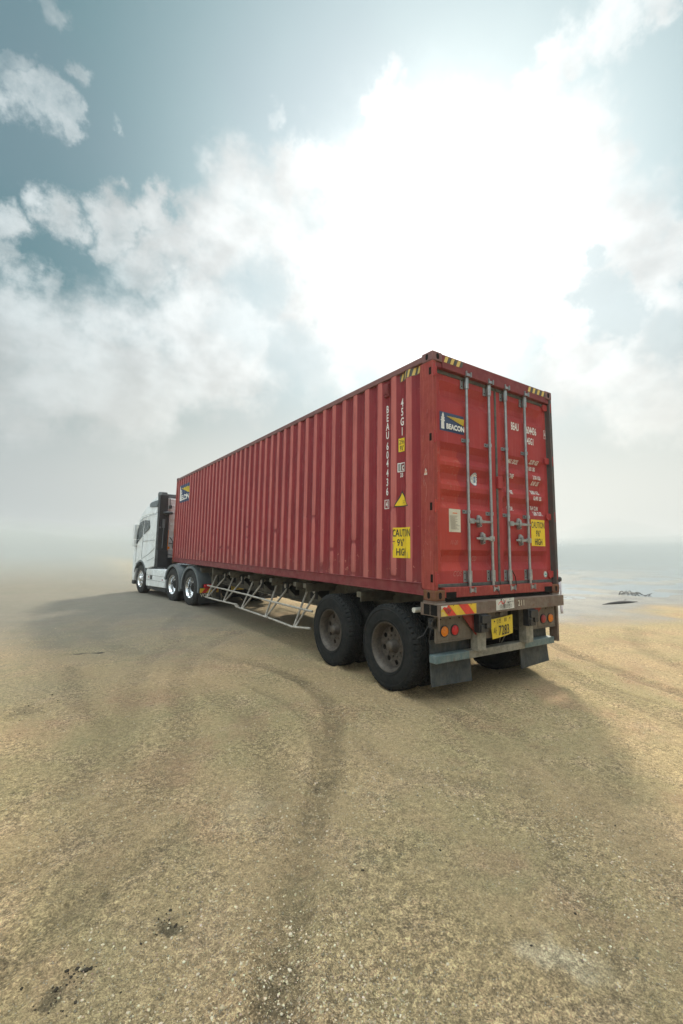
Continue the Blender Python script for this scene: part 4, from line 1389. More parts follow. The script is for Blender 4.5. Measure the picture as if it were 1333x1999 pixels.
TY1 = tyre_mesh('trailer_tyre', M['tyre'])
TY2 = tyre_mesh('truck_tyre', M['tyre_black'])
RIM1 = rim_mesh('steel_rim', [M['rim'], M['dark']], 'steel')
RIM2 = rim_mesh('drive_rim', [M['chrome'], M['dark']], 'drive')
RIM3 = rim_mesh('front_rim', [M['chrome'], M['dark']], 'front')
mb = MB()
mb.lathe([(0.036, 0.288), (0.018, 0.300), (0.012, 0.288), (0.045, 0.268), (0.12, 0.262), (0.13, 0.0)], 48)
RIM0 = mb.mesh('inner_rim', M['dark'])


def wheel(parent, x, y, z, right, tyre, rim, spin):
    w = empty('wheel', (x, y, z), R(180) if right else 0.0, parent)
    link('tyre', tyre, w, rot=(spin, 0, 0))
    link('rim', rim, w, rot=(spin, 0, 0))
    return w


# ------------------------------------------------------------------ semi-trailer
trail = empty('semi_trailer', (0, 0, 0))
tag(trail, 'rusty brown skeletal semi trailer carrying the red container', 'trailer')
UP = (0, 0, HB)                                               # the trailer's pieces are measured from the container floor
for y in (0.80, 2.10):
    wheel(trail, -0.03, y, 0.506, False, TY1, RIM1, 0.3 + y)
    wheel(trail, 0.30, y, 0.506, False, TY1, RIM0, 1.3 + y)
    wheel(trail, 2.468, y, 0.506, True, TY1, RIM1, 0.7 + y)
    wheel(trail, 2.138, y, 0.506, True, TY1, RIM0, 1.9 + y)
    mb = MB()
    mb.tube([(0.12, y, -0.624), (2.318, y, -0.624)], 0.065, 14)
    mb.lathe([(0.13, 0.05), (0.13, 0.20), (0.34, 0.20)], 20, 'x', (0.0, y, -0.624)).lathe([(2.10, 0.20), (2.31, 0.20), (2.31, 0.05)], 20, 'x', (0.0, y, -0.624))
    for x in (0.66, 1.70):
        mb.box(x, x + 0.09, y - 0.55, y + 0.55, -0.56, -0.48)
        mb.box(x - 0.02, x + 0.11, y - 0.12, y + 0.12, -0.70, -0.56)
    mb.build('axle', M['dark'], trail, loc=UP)
for x0 in (0.62, 1.70):
    mb = MB()
    mb.box(x0 + 0.05, x0 + 0.07, 0.10, 11.7, -0.44, -0.05)
    mb.box(x0, x0 + 0.12, 0.10, 11.7, -0.05, -0.025)
    mb.box(x0, x0 + 0.12, 0.10, 11.7, -0.47, -0.44)
    mb.build('frame_rail', M['frame'], trail, loc=UP, bevel=0.004)
for y in (1.45, 3.0, 3.35, 4.35, 5.45, 6.65, 7.9, 9.0, 10.4):
    mb = MB()
    mb.box(0.06, 2.378, y, y + 0.10, -0.10, -0.024).box(0.09, 2.348, y + 0.04, y + 0.06, -0.16, -0.10)
    mb.build('cross_member', M['frame'], trail, loc=UP, bevel=0.004)
mb = MB()
mb.box(0.0, CW, 11.85, 12.19, -0.16, -0.02)
mb.build('front_bolster', M['dark'], trail, loc=UP, bevel=0.01)
# dark gusset plates with a round hole below the outriggers
vs, fs = holed_disc(0.05, 0.0, 0, 0, 0, 0.01, 8)
for y in (3.05, 4.15, 5.3, 6.45, 7.65):
    mb = MB()
    mb.prism([(0.32, -0.16), (0.62, -0.16), (0.62, -0.36), (0.54, -0.36)], lambda a, b: (a, y + 0.11, b), lambda a, b: (a, y + 0.122, b))
    mb.box(0.315, 0.327, y, y + 0.24, -0.30, -0.10)
    mb.disc((0.3138, y + 0.12, -0.165), 0.045, (-1, 0, 0), 20, 1)
    mb.build('gusset_plate', [M['dark'], M['tube']], trail, loc=UP)
for x0 in (0.36, 1.96):
    mb = MB()
    mb.box(x0, x0 + 0.13, 8.84, 8.98, -0.62, -0.03)
    mb.box(x0 + 0.018, x0 + 0.112, 8.858, 8.962, -0.84, -0.62)
    mb.box(x0 - 0.05, x0 + 0.18, 8.78, 9.04, -0.865, -0.84)
    mb.tube([(x0 + 0.06, 8.98, -0.45), (x0 + 0.06, 9.5, -0.10)], 0.02, 8)
    mb.build('landing_leg', M['frame'], trail, loc=UP, bevel=0.008)


def side_guard(sgn, X):
    """lattice of pipes hung under the chassis: V struts, an upper and a lower rail"""
    q = lambda x, y, z: (X(x), y, z)
    g = empty('side_guard', UP, 0, trail)
    mb = MB()
    mb.tube([q(0.05, 8.30, -0.452), q(0.05, 6.9, -0.444), q(0.05, 5.46, -0.440), q(0.05, 4.38, -0.452), q(0.05, 2.75, -0.447)], 0.018, 10)
    mb.build('upper_rail', M['tube'], g)
    mb = MB()
    mb.tube([q(0.05, 8.44, -0.765), q(0.05, 7.4, -0.748), q(0.05, 6.25, -0.715), q(0.05, 6.12, -0.700)], 0.018, 10)
    mb.tube([q(0.06, 6.05, -0.725), q(0.05, 6.22, -0.735), q(0.05, 6.15, -0.757), q(0.05, 5.2, -0.765), q(0.05, 4.2, -0.770), q(0.05, 3.42, -0.788), q(0.05, 2.80, -0.720)], 0.018, 10)
    mb.build('lower_rail', M['tube'], g)
    for yb, zb, ta, tb in ((8.30, -0.74, 8.46, 7.66), (7.02, -0.745, 7.19, 6.48), (5.83, -0.762, 5.92, 5.36), (4.57, -0.762, 4.71, 4.16), (3.38, -0.776, 3.45, 3.10)):
        mb = MB()
        mb.tube([q(0.055, yb, zb), q(0.38, ta, -0.10)], 0.019, 10)
        mb.tube([q(0.055, yb - 0.05, zb), q(0.38, tb, -0.12)], 0.019, 10)
        mb.build('strut', M['tube'], g)


side_guard(1, lambda x: x)
side_guard(-1, lambda x: CW - x)
mb = MB()
mb.box(1.92, 2.36, 4.4, 7.15, -0.80, -0.42)
for i in range(4):
    mb.box(2.36, 2.368, 4.6 + i * 0.65, 5.05 + i * 0.65, -0.76, -0.46)
mb.build('tool_box', M['blue'], trail, loc=UP, bevel=0.02)

# rear end
mb = MB()
mb.box(-0.022, 2.365, -0.10, 0.20, -0.158, -0.022)
for x0 in (0.0, CW - 0.17):
    mb.box(x0, x0 + 0.17, 0.0, 0.18, -0.022, -0.001)
mb.box(-0.026, -0.022, -0.095, -0.075, -0.30, -0.03).box(-0.026, -0.022, 0.17, 0.195, -0.157, -0.03)
beam = mb.build('rear_beam', M['beam'], trail, loc=UP, bevel=0.006)
mb = MB()
mb.box(-0.0232, 0.0, -0.055, 0.150, -0.148, -0.034)
mb.build('beam_pocket', M['hole'], beam)
mb = MB()
for i in range(9):
    z = -0.142 + i * 0.012
    mb.lathe([(z - 0.004, 0.034), (z, 0.038), (z + 0.004, 0.034)], 18, 'z', (0.012, 0.05, 0))
mb.build('spring', M['beam'], beam)


def at_y(y0):
    return lambda off: (lambda u, v: (u, y0 - off, v))


def plane_decal(name, layers, parent, y0, rot=0.0, piv=(0, 0), curl=None):
    mb = MB()
    mats = []
    c, s = math.cos(rot), math.sin(rot)
    for i, (sh, mt) in enumerate(layers):
        if mt not in mats:
            mats.append(mt)
        pts = [(piv[0] + (p[0] - piv[0]) * c - (p[1] - piv[1]) * s, piv[1] + (p[0] - piv[0]) * s + (p[1] - piv[1]) * c) for p in sh[0]]
        off = 0.0015 + 0.0012 * i
        drape(mb, (pts, sh[1]), lambda u, v: (u, y0 - off - (curl(u, v) if curl else 0), v), mats.index(mt), np.linspace(0.5, 1.6, 30) if curl else ())
    return mb.build(name, [M[q] for q in mats], parent, smooth=0)


# hazard chevrons, torn at the left end
z0, z1, xa, xb = -0.146, -0.034, -0.012, 0.560


def slant(u0, u1, k=0.115):
    pts = [(u0, z1), (u1, z1), (u1 + k, z0), (u0 + k, z0)]
    # clip to the panel
    out = []
    for i in range(4):
        a, b = pts[i], pts[(i + 1) % 4]
        for lim, side in ((xa, 1), (xb, -1)):
            pass
        out.append(a)
    def clip(P, lim, side):
        res = []
        for i in range(len(P)):
            a, b = P[i], P[(i + 1) % len(P)]
            ia, ib = side * (a[0] - lim) >= 0, side * (b[0] - lim) >= 0
            if ia:
                res.append(a)
            if ia != ib:
                t = (lim - a[0]) / (b[0] - a[0])
                res.append((lim, a[1] + t * (b[1] - a[1])))
        return res
    return poly(*clip(clip(out, xa, 1), xb, -1))


lay = [(rect(xa, xb, z0, z1), 'chev_yellow'), (slant(-0.015, 0.115), 'chev_red'), (slant(0.262, 0.412), 'chev_red'),
       (poly((xa, z1), (0.09, z1 + 0.001), (0.075, z1 - 0.02), (0.03, z1 - 0.012), (xa, z1 - 0.045)), 'sign_white'),
       (poly((0.03, -0.075), (0.075, -0.068), (0.135, -0.095), (0.12, -0.128), (0.07, -0.12), (0.05, -0.098)), 'lamp_red_dull'),
       (poly((xa, -0.10), (0.02, -0.095), (0.06, -0.135), (0.04, z0), (xa, z0)), 'hazard'),
       (poly((0.075, -0.068), (0.135, -0.095), (0.142, -0.090), (0.085, -0.060)), 'beam'),
       (poly((0.165, z1), (0.185, z1), (0.178, z1 - 0.012)), 'dark'), (poly((0.45, z1), (0.47, z1), (0.458, z1 - 0.012)), 'dark')]
plane_decal('chevron_board', lay, beam, -0.10)
# small white sign with a red swoosh and the painted number
sw = lambda P, w: ([(a, b) for a, b in P] + [(a, b - w) for a, b in P[::-1]], [(i, i + 1, 2 * len(P) - 2 - i, 2 * len(P) - 1 - i) for i in range(len(P) - 1)])
wave1 = [(0.955, -0.066), (0.972, -0.048), (0.992, -0.036), (1.010, -0.030), (1.028, -0.036), (1.05, -0.046)]
wave2 = [(1.012, -0.046), (1.035, -0.058), (1.058, -0.058), (1.080, -0.046), (1.098, -0.026), (1.106, -0.010)]
lay = [(rect(0.915, 1.262, -0.134, -0.008), 'sign_white'), (sw(wave1, 0.011), 'chev_red'), (sw(wave2, 0.012), 'chev_red'),
       (rect(1.115, 1.205, -0.056, -0.049), 'plate_ink'), (rect(1.21, 1.245, -0.052, -0.046), 'plate_ink'), (disc2d(1.150, -0.058, 0.008), 'plate_ink'),
       (centred(text2d('(주)한영트랜스', 0.040, 0.66, 0.004), 1.090, -0.118), 'plate_ink'),
       (disc2d(1.005, -0.016, 0.012), 'dark'), (disc2d(1.168, -0.020, 0.007), 'dark')]
plane_decal('company_sign', lay, beam, -0.10, R(1.5), (1.09, -0.07))
n = text2d('211', 0.068, 0.80, 0.012, 1.25)
plane_decal('fleet_number', [(moved(n, 1.345, -0.108), 'paper')], beam, -0.10)

for x0, x1, kx in ((0.062, 0.655, ((0.185, 'lamp_amber'), (0.352, 'lamp_red'))), (1.79, 2.385, ((2.088, 'lamp_red_dull'), (2.255, 'lamp_amber')))):
    mb = MB()
    mb.box(x0, x1, 0.050, 0.075, -0.452, -0.162)
    xl = x0 + 0.02 if x0 < 1 else x1 - 0.42
    mb.box(xl, xl + 0.40, 0.044, 0.050, -0.435, -0.185)
    mb.box(x0, x1, 0.042, 0.060, -0.462, -0.452)
    for ax in (0.05, 0.20, 0.35):
        mb.disc((xl + ax, 0.0432, -0.205), 0.010, (0, -1, 0), 10, 1)
    p = mb.build('lamp_panel', [M['panel'], M['hole']], trail, loc=UP, bevel=0.003)
    for x, mt in kx:
        mb = MB()
        z = -0.338
        mb.lathe([(0.044, 0.066), (0.034, 0.066), (0.034, 0.056), (0.042, 0.055)], 28, 'y', (x, 0, z), 1)
        mb.lathe([(0.040, 0.056), (0.030, 0.054), (0.022, 0.040), (0.018, 0.020), (0.017, 0.0)], 28, 'y', (x, 0, z), 0)
        if mt == 'lamp_amber':
            for i in range(19):
                a, rr = i * 2.4, 0.010 * math.sqrt(i)
                mb.lathe([(0.026, 0.006), (0.016, 0.005), (0.014, 0.0)], 6, 'y', (x + rr * math.cos(a), 0, z + rr * math.sin(a)), 0)
        mb.build('tail_light', [M[mt], M['blacklamp']], trail, loc=UP)
for x0, x1 in ((0.672, 0.825), (1.612, 1.768)):
    mb = MB()
    mb.box(x0, x1, -0.015, 0.085, -0.600, -0.158)
    mb.box(x0 + 0.004, x1 - 0.004, -0.018, -0.015, -0.592, -0.30)
    mb.build('underrun_post', M['bar_grey'], trail, loc=UP, bevel=0.006)
    mb = MB()
    cx = (x0 + x1) / 2 - 0.055
    mb.box(cx - 0.082, cx + 0.072, -0.10, -0.018, -0.375, -0.168)
    mb.box(cx - 0.060, cx + 0.092, -0.125, -0.10, -0.270, -0.178)
    mb.box(cx + 0.020, cx + 0.105, -0.120, -0.04, -0.330, -0.225)
    mb.box(cx - 0.066, cx - 0.010, -0.115, -0.10, -0.365, -0.285)
    mb.tube([(cx + 0.10, -0.09, -0.33), (cx + 0.12, -0.09, -0.27), (cx + 0.10, -0.10, -0.20)], 0.014, 8)
    mb.build('rubber_stop', M['blacklamp'], trail, loc=UP, bevel=0.014, seg=3)
mb = MB()
mb.prism([(0.42, -0.158), (0.672, -0.158), (0.672, -0.415)], lambda a, b: (a, -0.004, b), lambda a, b: (a, 0.012, b))
mb.build('gusset', M['post'], trail, loc=UP)
mb = MB()
mb.prism([(2.02, -0.158), (1.768, -0.158), (1.768, -0.35)], lambda a, b: (a, -0.004, b), lambda a, b: (a, 0.012, b))
mb.build('gusset', M['post'], trail, loc=UP)
mb = MB()
mb.box(0.83, 1.262, -0.005, 0.045, -0.47, -0.158).box(0.86, 1.23, -0.012, -0.005, -0.235, -0.165)
mb.lathe([(-0.05, 0.016), (-0.005, 0.026)], 12, 'y', (1.03, 0, -0.195)).box(1.06, 1.12, -0.045, -0.012, -0.215, -0.180)
mb.build('plate_bracket', M['panel'], trail, loc=UP, bevel=0.005)
curl = lambda u, v: 0.012 * math.sin((u - 0.86) / 0.43 * math.pi) + 0.02 * (v + 0.35)
lay = [(poly((0.866, -0.238), (1.290, -0.222), (1.288, -0.446), (0.893, -0.470)), 'plate_yellow'),
       (moved(text2d('인천', 0.040, 0.80, 0.012), 0.968, -0.288), 'plate_ink'), (moved(text2d('81', 0.046, 0.85, 0.010), 1.112, -0.288), 'plate_ink'),
       (disc2d(0.932, -0.266, 0.010), 'plate_ink'), (disc2d(1.222, -0.256, 0.009), 'plate_ink'),
       (moved(text2d('사', 0.070, 0.62, 0.004), 0.908, -0.415), 'plate_ink'), (moved(text2d('7283', 0.112, 0.66, 0.008), 0.996, -0.436), 'plate_ink')]
plane_decal('number_plate', lay, trail, -0.05, R(2.5), (1.08, -0.34), curl).location = UP
mb = MB()
mb.box(0.07, 0.62, 0.06, 0.165, -0.688, -0.600, 0).box(0.62, 1.70, 0.06, 0.165, -0.690, -0.600, 1).box(1.70, 2.37, 0.06, 0.165, -0.688, -0.600, 0)
mb.build('underrun_bar', [M['bar'], M['bar_grey']], trail, loc=UP, bevel=0.007)
for x0, x1, zl, zr in ((0.10, 0.752, -0.955, -0.972), (1.745, 2.352, -0.975, -0.935)):
    mb = MB()
    nx, nz = 10, 12
    vs, fs = [], []
    for s in (0, 1):
        for i in range(nx + 1):
            for j in range(nz + 1):
                a, b = i / nx, j / nz
                zz = -0.455 + (zl + (zr - zl) * a + 0.455) * b
                y = 0.175 + 0.014 * s - 0.03 * b * b + 0.010 * math.sin(3 * a + 1) * b
                vs.append((x0 + (x1 - x0) * a, y, zz))
    o = (nx + 1) * (nz + 1)
    for i in range(nx):
        for j in range(nz):
            k = i * (nz + 1) + j
            fs.append((k, k + 1, k + nz + 2, k + nz + 1))
            fs.append((o + k, o + k + nz + 1, o + k + nz + 2, o + k + 1))
    edge = [i * (nz + 1) for i in range(nx + 1)] + [nx * (nz + 1) + j for j in range(1, nz + 1)] + [i * (nz + 1) + nz for i in range(nx - 1, -1, -1)] + [j for j in range(nz - 1, 0, -1)]
    for i in range(len(edge)):
        a, b = edge[i], edge[(i + 1) % len(edge)]
        fs.append((a, b, b + o, a + o))
    mb.add(vs, fs)
    mb.build('mud_flap', M['flap'], trail, loc=UP, smooth=40)
mb = MB()
mb.box(2.385, 2.430, 0.02, 0.14, -0.66, -0.158)
mb.build('corner_upright', M['beam'], trail, loc=UP, bevel=0.006)
mb = MB()
mb.lathe([(0.02, 0.0), (0.02, 0.030), (0.20, 0.030), (0.20, 0.0)], 12, 'x', (0, 0.36, -0.135))
mb.build('marker_stub', M['sign_white'], trail, loc=UP)
mb = MB()
mb.lathe([(0.03, 0.0), (0.03, 0.036), (0.075, 0.036), (0.075, 0.0)], 12, 'y', (0.025, 0.02, -0.245), 0)
mb.tube([(0.03, 0.06, -0.23), (-0.06, 0.05, -0.27), (-0.10, 0.08, -0.36), (-0.17, 0.1, -0.39)], 0.005, 6)
mb.tube([(0.03, 0.06, -0.25), (-0.03, 0.04, -0.32), (-0.04, 0.06, -0.44)], 0.004, 6)
mb.tube([(0.0, 0.05, -0.18), (-0.05, 0.05, -0.20), (-0.04, 0.05, -0.28), (0.03, 0.06, -0.26)], 0.005, 6)
mb.box(0.02, 0.12, 0.05, 0.12, -0.30, -0.19)
mb.build('socket_wire', M['hose'], trail, loc=UP)
mb = MB()
mb.tube([(1.30, 0.1, -0.20), (1.36, 0.12, -0.36), (1.42, 0.16, -0.52), (1.46, 0.3, -0.72)], 0.007, 6)
mb.tube([(1.26, 0.05, -0.22), (1.42, 0.2, -0.16)], 0.006, 6)
mb.tube([(1.29, 0.1, -0.24), (1.33, 0.14, -0.42), (1.36, 0.2, -0.60)], 0.006, 6)
mb.build('air_hose', M['bar_grey'], trail, loc=UP)
mb = MB()
mb.box(0.80, 1.64, 0.22, 0.30, -0.42, -0.05).box(0.175, 2.26, 0.05, 0.19, -0.021, 0.026)  # dark second box added to stop light leaking under the sill
mb.build('cross_member_gap_block', M['dark'], trail, loc=UP)

# ------------------------------------------------------------------ tractor unit
ANG = R(8.7)
tra = empty('tractor_truck', (-0.03 + 1.22 * math.cos(ANG), 9.75 + 1.22 * math.sin(ANG), 0), ANG)
tag(tra, 'white tractor truck with black rear panel coupled to the trailer', 'truck')
A = lambda a: a - 1.22                                        # a = metres in from the left side
AX = (0.0, 1.30, 4.35)
for y in AX[:2]:
    wheel(tra, A(0.0), y, 0.506, False, TY2, RIM2, 0.4 + y)
    wheel(tra, A(0.33), y, 0.506, False, TY2, RIM0, y)
    wheel(tra, A(2.44), y, 0.506, True, TY2, RIM2, 1 + y)
    wheel(tra, A(2.11), y, 0.506, True, TY2, RIM0, 2 + y)
wheel(tra, A(0.04), AX[2], 0.506, False, TY2, RIM3, 0.2)
wheel(tra, A(2.40), AX[2], 0.506, True, TY2, RIM3, 0.2)

half = lambda z: 1.21 - 0.16 * max(0.0, (z - 2.55)) ** 1.2


def cab_prism(mb, pts, inset=0.0, mi=0):
    return mb.prism(pts, lambda b, z: (-half(z) + inset, b, z), lambda b, z: (half(z) - inset, b, z), mi)


arch = [(AX[2] + 0.60 * math.cos(t), 0.53 + 0.60 * math.sin(t)) for t in np.linspace(R(38), R(142), 12)]
low = [(2.98, 1.00)] + [(3.60, 0.90)] + arch[::-1] + [(4.93, 0.62), (5.00, 0.40), (5.16, 0.42), (5.22, 0.80), (5.22, 1.25), (5.16, 1.70), (5.02, 2.32), (4.90, 2.62), (4.70, 2.74), (4.2, 2.80), (3.05, 2.84)]
mb = MB()
# split the body side into convex bands so that the outline stays clean
cab_prism(mb, low)
body = mb.build('cab', M['cab_white'], tra, bevel=0.03, seg=3, smooth=50)
roof_pts = [(3.24, 2.845), (4.2, 2.805), (4.70, 2.745), (4.88, 2.66), (4.86, 2.72), (4.62, 2.96), (4.28, 3.18), (3.9, 3.36), (3.5, 3.50), (3.24, 3.54)]
mb = MB()
cab_prism(mb, roof_pts, 0.015)
mb.build('cab_roof', M['cab_white'], tra, bevel=0.05, seg=3, smooth=50)
mb = MB()
mb.prism([(3.22, 3.06), (3.96, 3.10), (4.02, 3.20), (3.96, 3.27), (3.55, 3.31), (3.22, 3.32)], lambda b, z: (-half(z) - 0.015, b, z), lambda b, z: (-half(z) + 0.10, b, z))
mb.build('roof_side_wing', M['cab_grey'], tra, bevel=0.02)
mb = MB()
mb.prism([(2.95, 3.36), (3.25, 3.30), (3.30, 3.54), (3.22, 3.60), (2.95, 3.58)], lambda b, z: (-1.12, b, z), lambda b, z: (-0.90, b, z))
mb.box(-0.90, 1.10, 2.98, 3.24, 3.38, 3.53)
mb.build('roof_spoiler', M['cab_grey'], tra, bevel=0.02)
# body seams on the white flank
mb = MB()
for P in ([(3.00, 2.80), (3.6, 2.78), (4.3, 2.72), (4.72, 2.60)], [(3.04, 1.62), (3.6, 1.40), (4.2, 1.24), (4.9, 1.02)], [(4.25, 2.06), (4.27, 1.6), (4.27, 1.25)], [(3.06, 1.90), (4.25, 1.86)], [(4.9, 1.75), (4.92, 1.3), (4.9, 1.1)], [(3.05, 1.30), (3.7, 1.16)]):
    mb.tube([(-1.2105, b, z) for b, z in P], 0.006, 6)
mb.build('panel_seam', M['cab_grey'], body)
mb = MB()
side = lambda d: (lambda b, z: (-1.212 - d, b, z))
mb.prism([(4.32, 2.05), (4.90, 1.76), (4.96, 1.82), (4.84, 2.34), (4.66, 2.56), (4.32, 2.62)], side(0.004), side(-0.02))
mb.build('side_window', M['glass'], body, bevel=0.004)
mb = MB()
mb.prism([(4.22, 2.10), (4.20, 2.63), (3.74, 2.60), (3.66, 2.36), (3.70, 2.30)], side(0.004), side(-0.02))
mb.build('side_window', M['glass'], body, bevel=0.004)
mb = MB()
mb.prism([(4.36, 2.09), (4.62, 1.96), (4.66, 2.14), (4.48, 2.30)], side(0.0055), side(0.0035))
mb.prism([(4.16, 2.45), (3.80, 2.55), (3.72, 2.40), (3.95, 2.32)], side(0.0055), side(0.0035))
mb.build('window_trim', M['cab_grey'], body)
mb = MB()
mb.add([(-1.05, 5.235, 1.72), (1.05, 5.235, 1.72), (0.98, 4.95, 2.60), (-0.98, 4.95, 2.60)], [(0, 1, 2, 3)])
mb.build('windscreen', M['glass'], body)
for s in (-1, 1):
    mb = MB()
    mb.box(s * 1.285 - 0.05, s * 1.285 + 0.05, 4.86, 5.02, 1.95, 2.50)
    mb.box(s * 1.285 - 0.045, s * 1.285 + 0.045, 4.87, 5.01, 1.66, 1.91)
    mb.tube([(s * 1.16, 4.86, 2.52), (s * 1.28, 4.90, 2.44)], 0.03, 8)
    mb.tube([(s * 1.16, 4.88, 1.70), (s * 1.28, 4.90, 1.76)], 0.03, 8)
    mb.build('mirror', M['cab_white'], tra, bevel=0.035, seg=3)
mb = MB()
mb.prism([(5.22, 0.60), (5.27, 0.70), (5.27, 1.55), (5.20, 1.66)], lambda b, z: (-0.95, b, z), lambda b, z: (0.95, b, z))
mb.build('grille', M['cab_black'], tra)
mb = MB()
mb.box(-1.20, 1.20, 4.98, 5.24, 0.27, 0.41)
mb.build('bumper', M['cab_black'], tra, bevel=0.03)
# wheel arch lip
mb = MB()
o = [(AX[2] + 0.665 * math.cos(t), 0.53 + 0.645 * math.sin(t)) for t in np.linspace(R(18), R(158), 22)]
i_ = [(AX[2] + 0.595 * math.cos(t), 0.53 + 0.585 * math.sin(t)) for t in np.linspace(R(158), R(18), 22)]
for sx in (-1, 1):
    mb = MB()
    for k in range(21):
        mb.prism([o[k], o[k + 1], i_[20 - k], i_[21 - k]], lambda b, z: (sx * 1.222, b, z), lambda b, z: (sx * 0.85, b, z))
    mb.build('wheel_arch', M['cab_grey'], tra, smooth=40)
# black column and white rear wall
mb = MB()
mb.box(A(0.02), A(0.30), 2.80, 2.978, 1.55, 3.46).box(A(0.02), A(0.36), 2.72, 2.978, 1.00, 1.55).box(A(2.14), A(2.42), 2.80, 2.978, 1.00, 3.46)
mb.box(A(0.02), A(2.42), 2.80, 2.978, 0.95, 1.30)
mb.box(A(0.025), A(0.30), 2.792, 2.80, 1.56, 1.60)
mb.build('rear_column', M['cab_black'], tra, bevel=0.02)
mb = MB()
mb.tube([(A(0.17), 2.77, 1.62), (A(0.18), 2.77, 2.35)], 0.014, 8, 1).box(A(0.14), A(0.22), 2.76, 2.79, 2.32, 2.62, 1)
mb.tube([(A(0.24), 2.77, 2.5), (A(0.24), 2.77, 3.1)], 0.010, 8, 0)
mb.disc((A(0.07), 2.79, 2.33), 0.035, (0, -1, 0), 14, 1)
mb.build('prop_stick', [M['cab_black'], M['cab_grey']], tra)
mb = MB()
mb.tube([(A(0.33), 2.86, 1.5), (A(0.33), 2.86, 2.82)], 0.05, 10)
mb.lathe([(2.78, 0.06), (2.80, 0.15), (2.84, 0.17), (2.88, 0.14), (2.90, 0.0)], 20, 'z', (A(0.30), 2.76, 0))
mb.build('air_intake', M['cab_black'], tra)
mb = MB()
mb.box(A(0.30), A(2.14), 2.93, 2.978, 1.30, 3.38)
for i in range(9):
    z = 1.55 + i * 0.22
    mb.box(A(0.44), A(2.0), 2.918, 2.93, z, z + 0.03)
mb.build('rear_wall', M['cab_white'], tra, bevel=0.006)
mb = MB()
mb.tube([(A(0.62), 2.86, 2.25), (A(0.62), 2.86, 2.42), (A(0.64), 2.86, 2.50)], 0.008, 6, 0)
mb.tube([(A(0.62), 2.82, 2.24), (A(0.82), 2.72, 2.22), (A(0.80), 2.6, 2.05), (A(0.60), 2.6, 1.86), (A(0.62), 2.6, 1.70), (A(0.78), 2.6, 1.62), (A(0.74), 2.5, 1.45), (A(0.66), 2.4, 1.30)], 0.020, 8, 0)
mb.tube([(A(0.46), 2.86, 2.0), (A(0.50), 2.70, 1.85), (A(0.46), 2.6, 1.65), (A(0.56), 2.6, 1.45), (A(0.60), 2.5, 1.3)], 0.018, 8, 0)
mb.tube([(A(0.42), 2.86, 1.80), (A(0.66), 2.75, 1.76), (A(0.70), 2.6, 1.45)], 0.016, 8, 0)
mb.tube([(A(0.40), 2.86, 1.42), (A(0.75), 2.86, 1.34)], 0.012, 6, 0)
mb.box(A(0.585), A(0.665), 2.80, 2.90, 2.15, 2.30, 1)
mb.box(A(0.40), A(0.44), 2.80, 2.90, 1.60, 1.68, 2).box(A(0.60), A(0.66), 2.6, 2.66, 1.36, 1.42, 1)
mb.tube([(A(0.38), 2.85, 1.35), (A(0.38), 2.85, 2.25)], 0.016, 8, 2)
mb.build('air_hose', [M['hose'], M['orange'], M['lamp_amber']], tra)
mb = MB()
mb.tube([(A(0.40), 2.90, 3.36), (A(0.40), 2.88, 3.20), (A(0.42), 2.88, 3.05)], 0.012, 8).box(A(0.37), A(0.45), 2.83, 2.90, 3.00, 3.12)
mb.build('work_lamp', M['cab_black'], tra, bevel=0.01)
# side fairing between the axles
mb = MB()
mb.prism([(1.95, 0.34), (3.66, 0.30), (3.70, 0.40), (3.72, 0.86), (3.66, 0.90), (1.98, 0.94)], lambda b, z: (-1.20, b, z), lambda b, z: (-0.55, b, z), 0)
fair = mb.build('side_fairing', M['cab_white'], tra, bevel=0.03, seg=3)
mb = MB()
mb.prism([(1.95, 0.34), (3.66, 0.30), (3.70, 0.40), (3.72, 0.86), (3.66, 0.90), (1.98, 0.94)], lambda b, z: (1.20, b, z), lambda b, z: (0.55, b, z), 0)
mb.build('side_fairing', M['cab_white'], tra, bevel=0.03, seg=3)
mb = MB()
mb.box(-1.204, -1.19, 1.97, 3.70, 0.690, 0.698).box(-1.204, -1.19, 1.97, 3.70, 0.525, 0.533).box(-1.206, -1.19, 3.10, 3.30, 0.555, 0.685)
mb.build('fairing_seam', M['cab_black'], fair)
mb = MB()
mb.box(-1.2045, -1.19, 3.40, 3.46, 0.60, 0.66)
mb.build('fairing_mark', M['lamp_red_dull'], fair)
mb = MB()
mb.box(-1.2045, -1.19, 2.14, 2.20, 0.56, 0.62)
mb.build('fairing_mark', M['lamp_red_dull'], fair)
mb = MB()
mb.box(-1.15, -0.55, 1.95, 3.68, 0.20, 0.335)
mb.build('fairing_skirt', M['cab_black'], tra, bevel=0.02)
mb = MB()
mb.box(0.55, 1.15, 1.95, 3.68, 0.20, 0.335)
mb.build('fairing_skirt', M['cab_black'], tra, bevel=0.02)
mb = MB()
mb.box(-1.16, -1.00, 3.44, 3.56, 0.80, 1.00).tube([(-1.15, 3.2, 0.97), (-1.15, 3.62, 0.93)], 0.02, 8).tube([(-1.16, 2.1, 0.965), (-1.16, 3.3, 0.955)], 0.02, 8)
mb.build('step_bracket', M['cab_black'], tra)
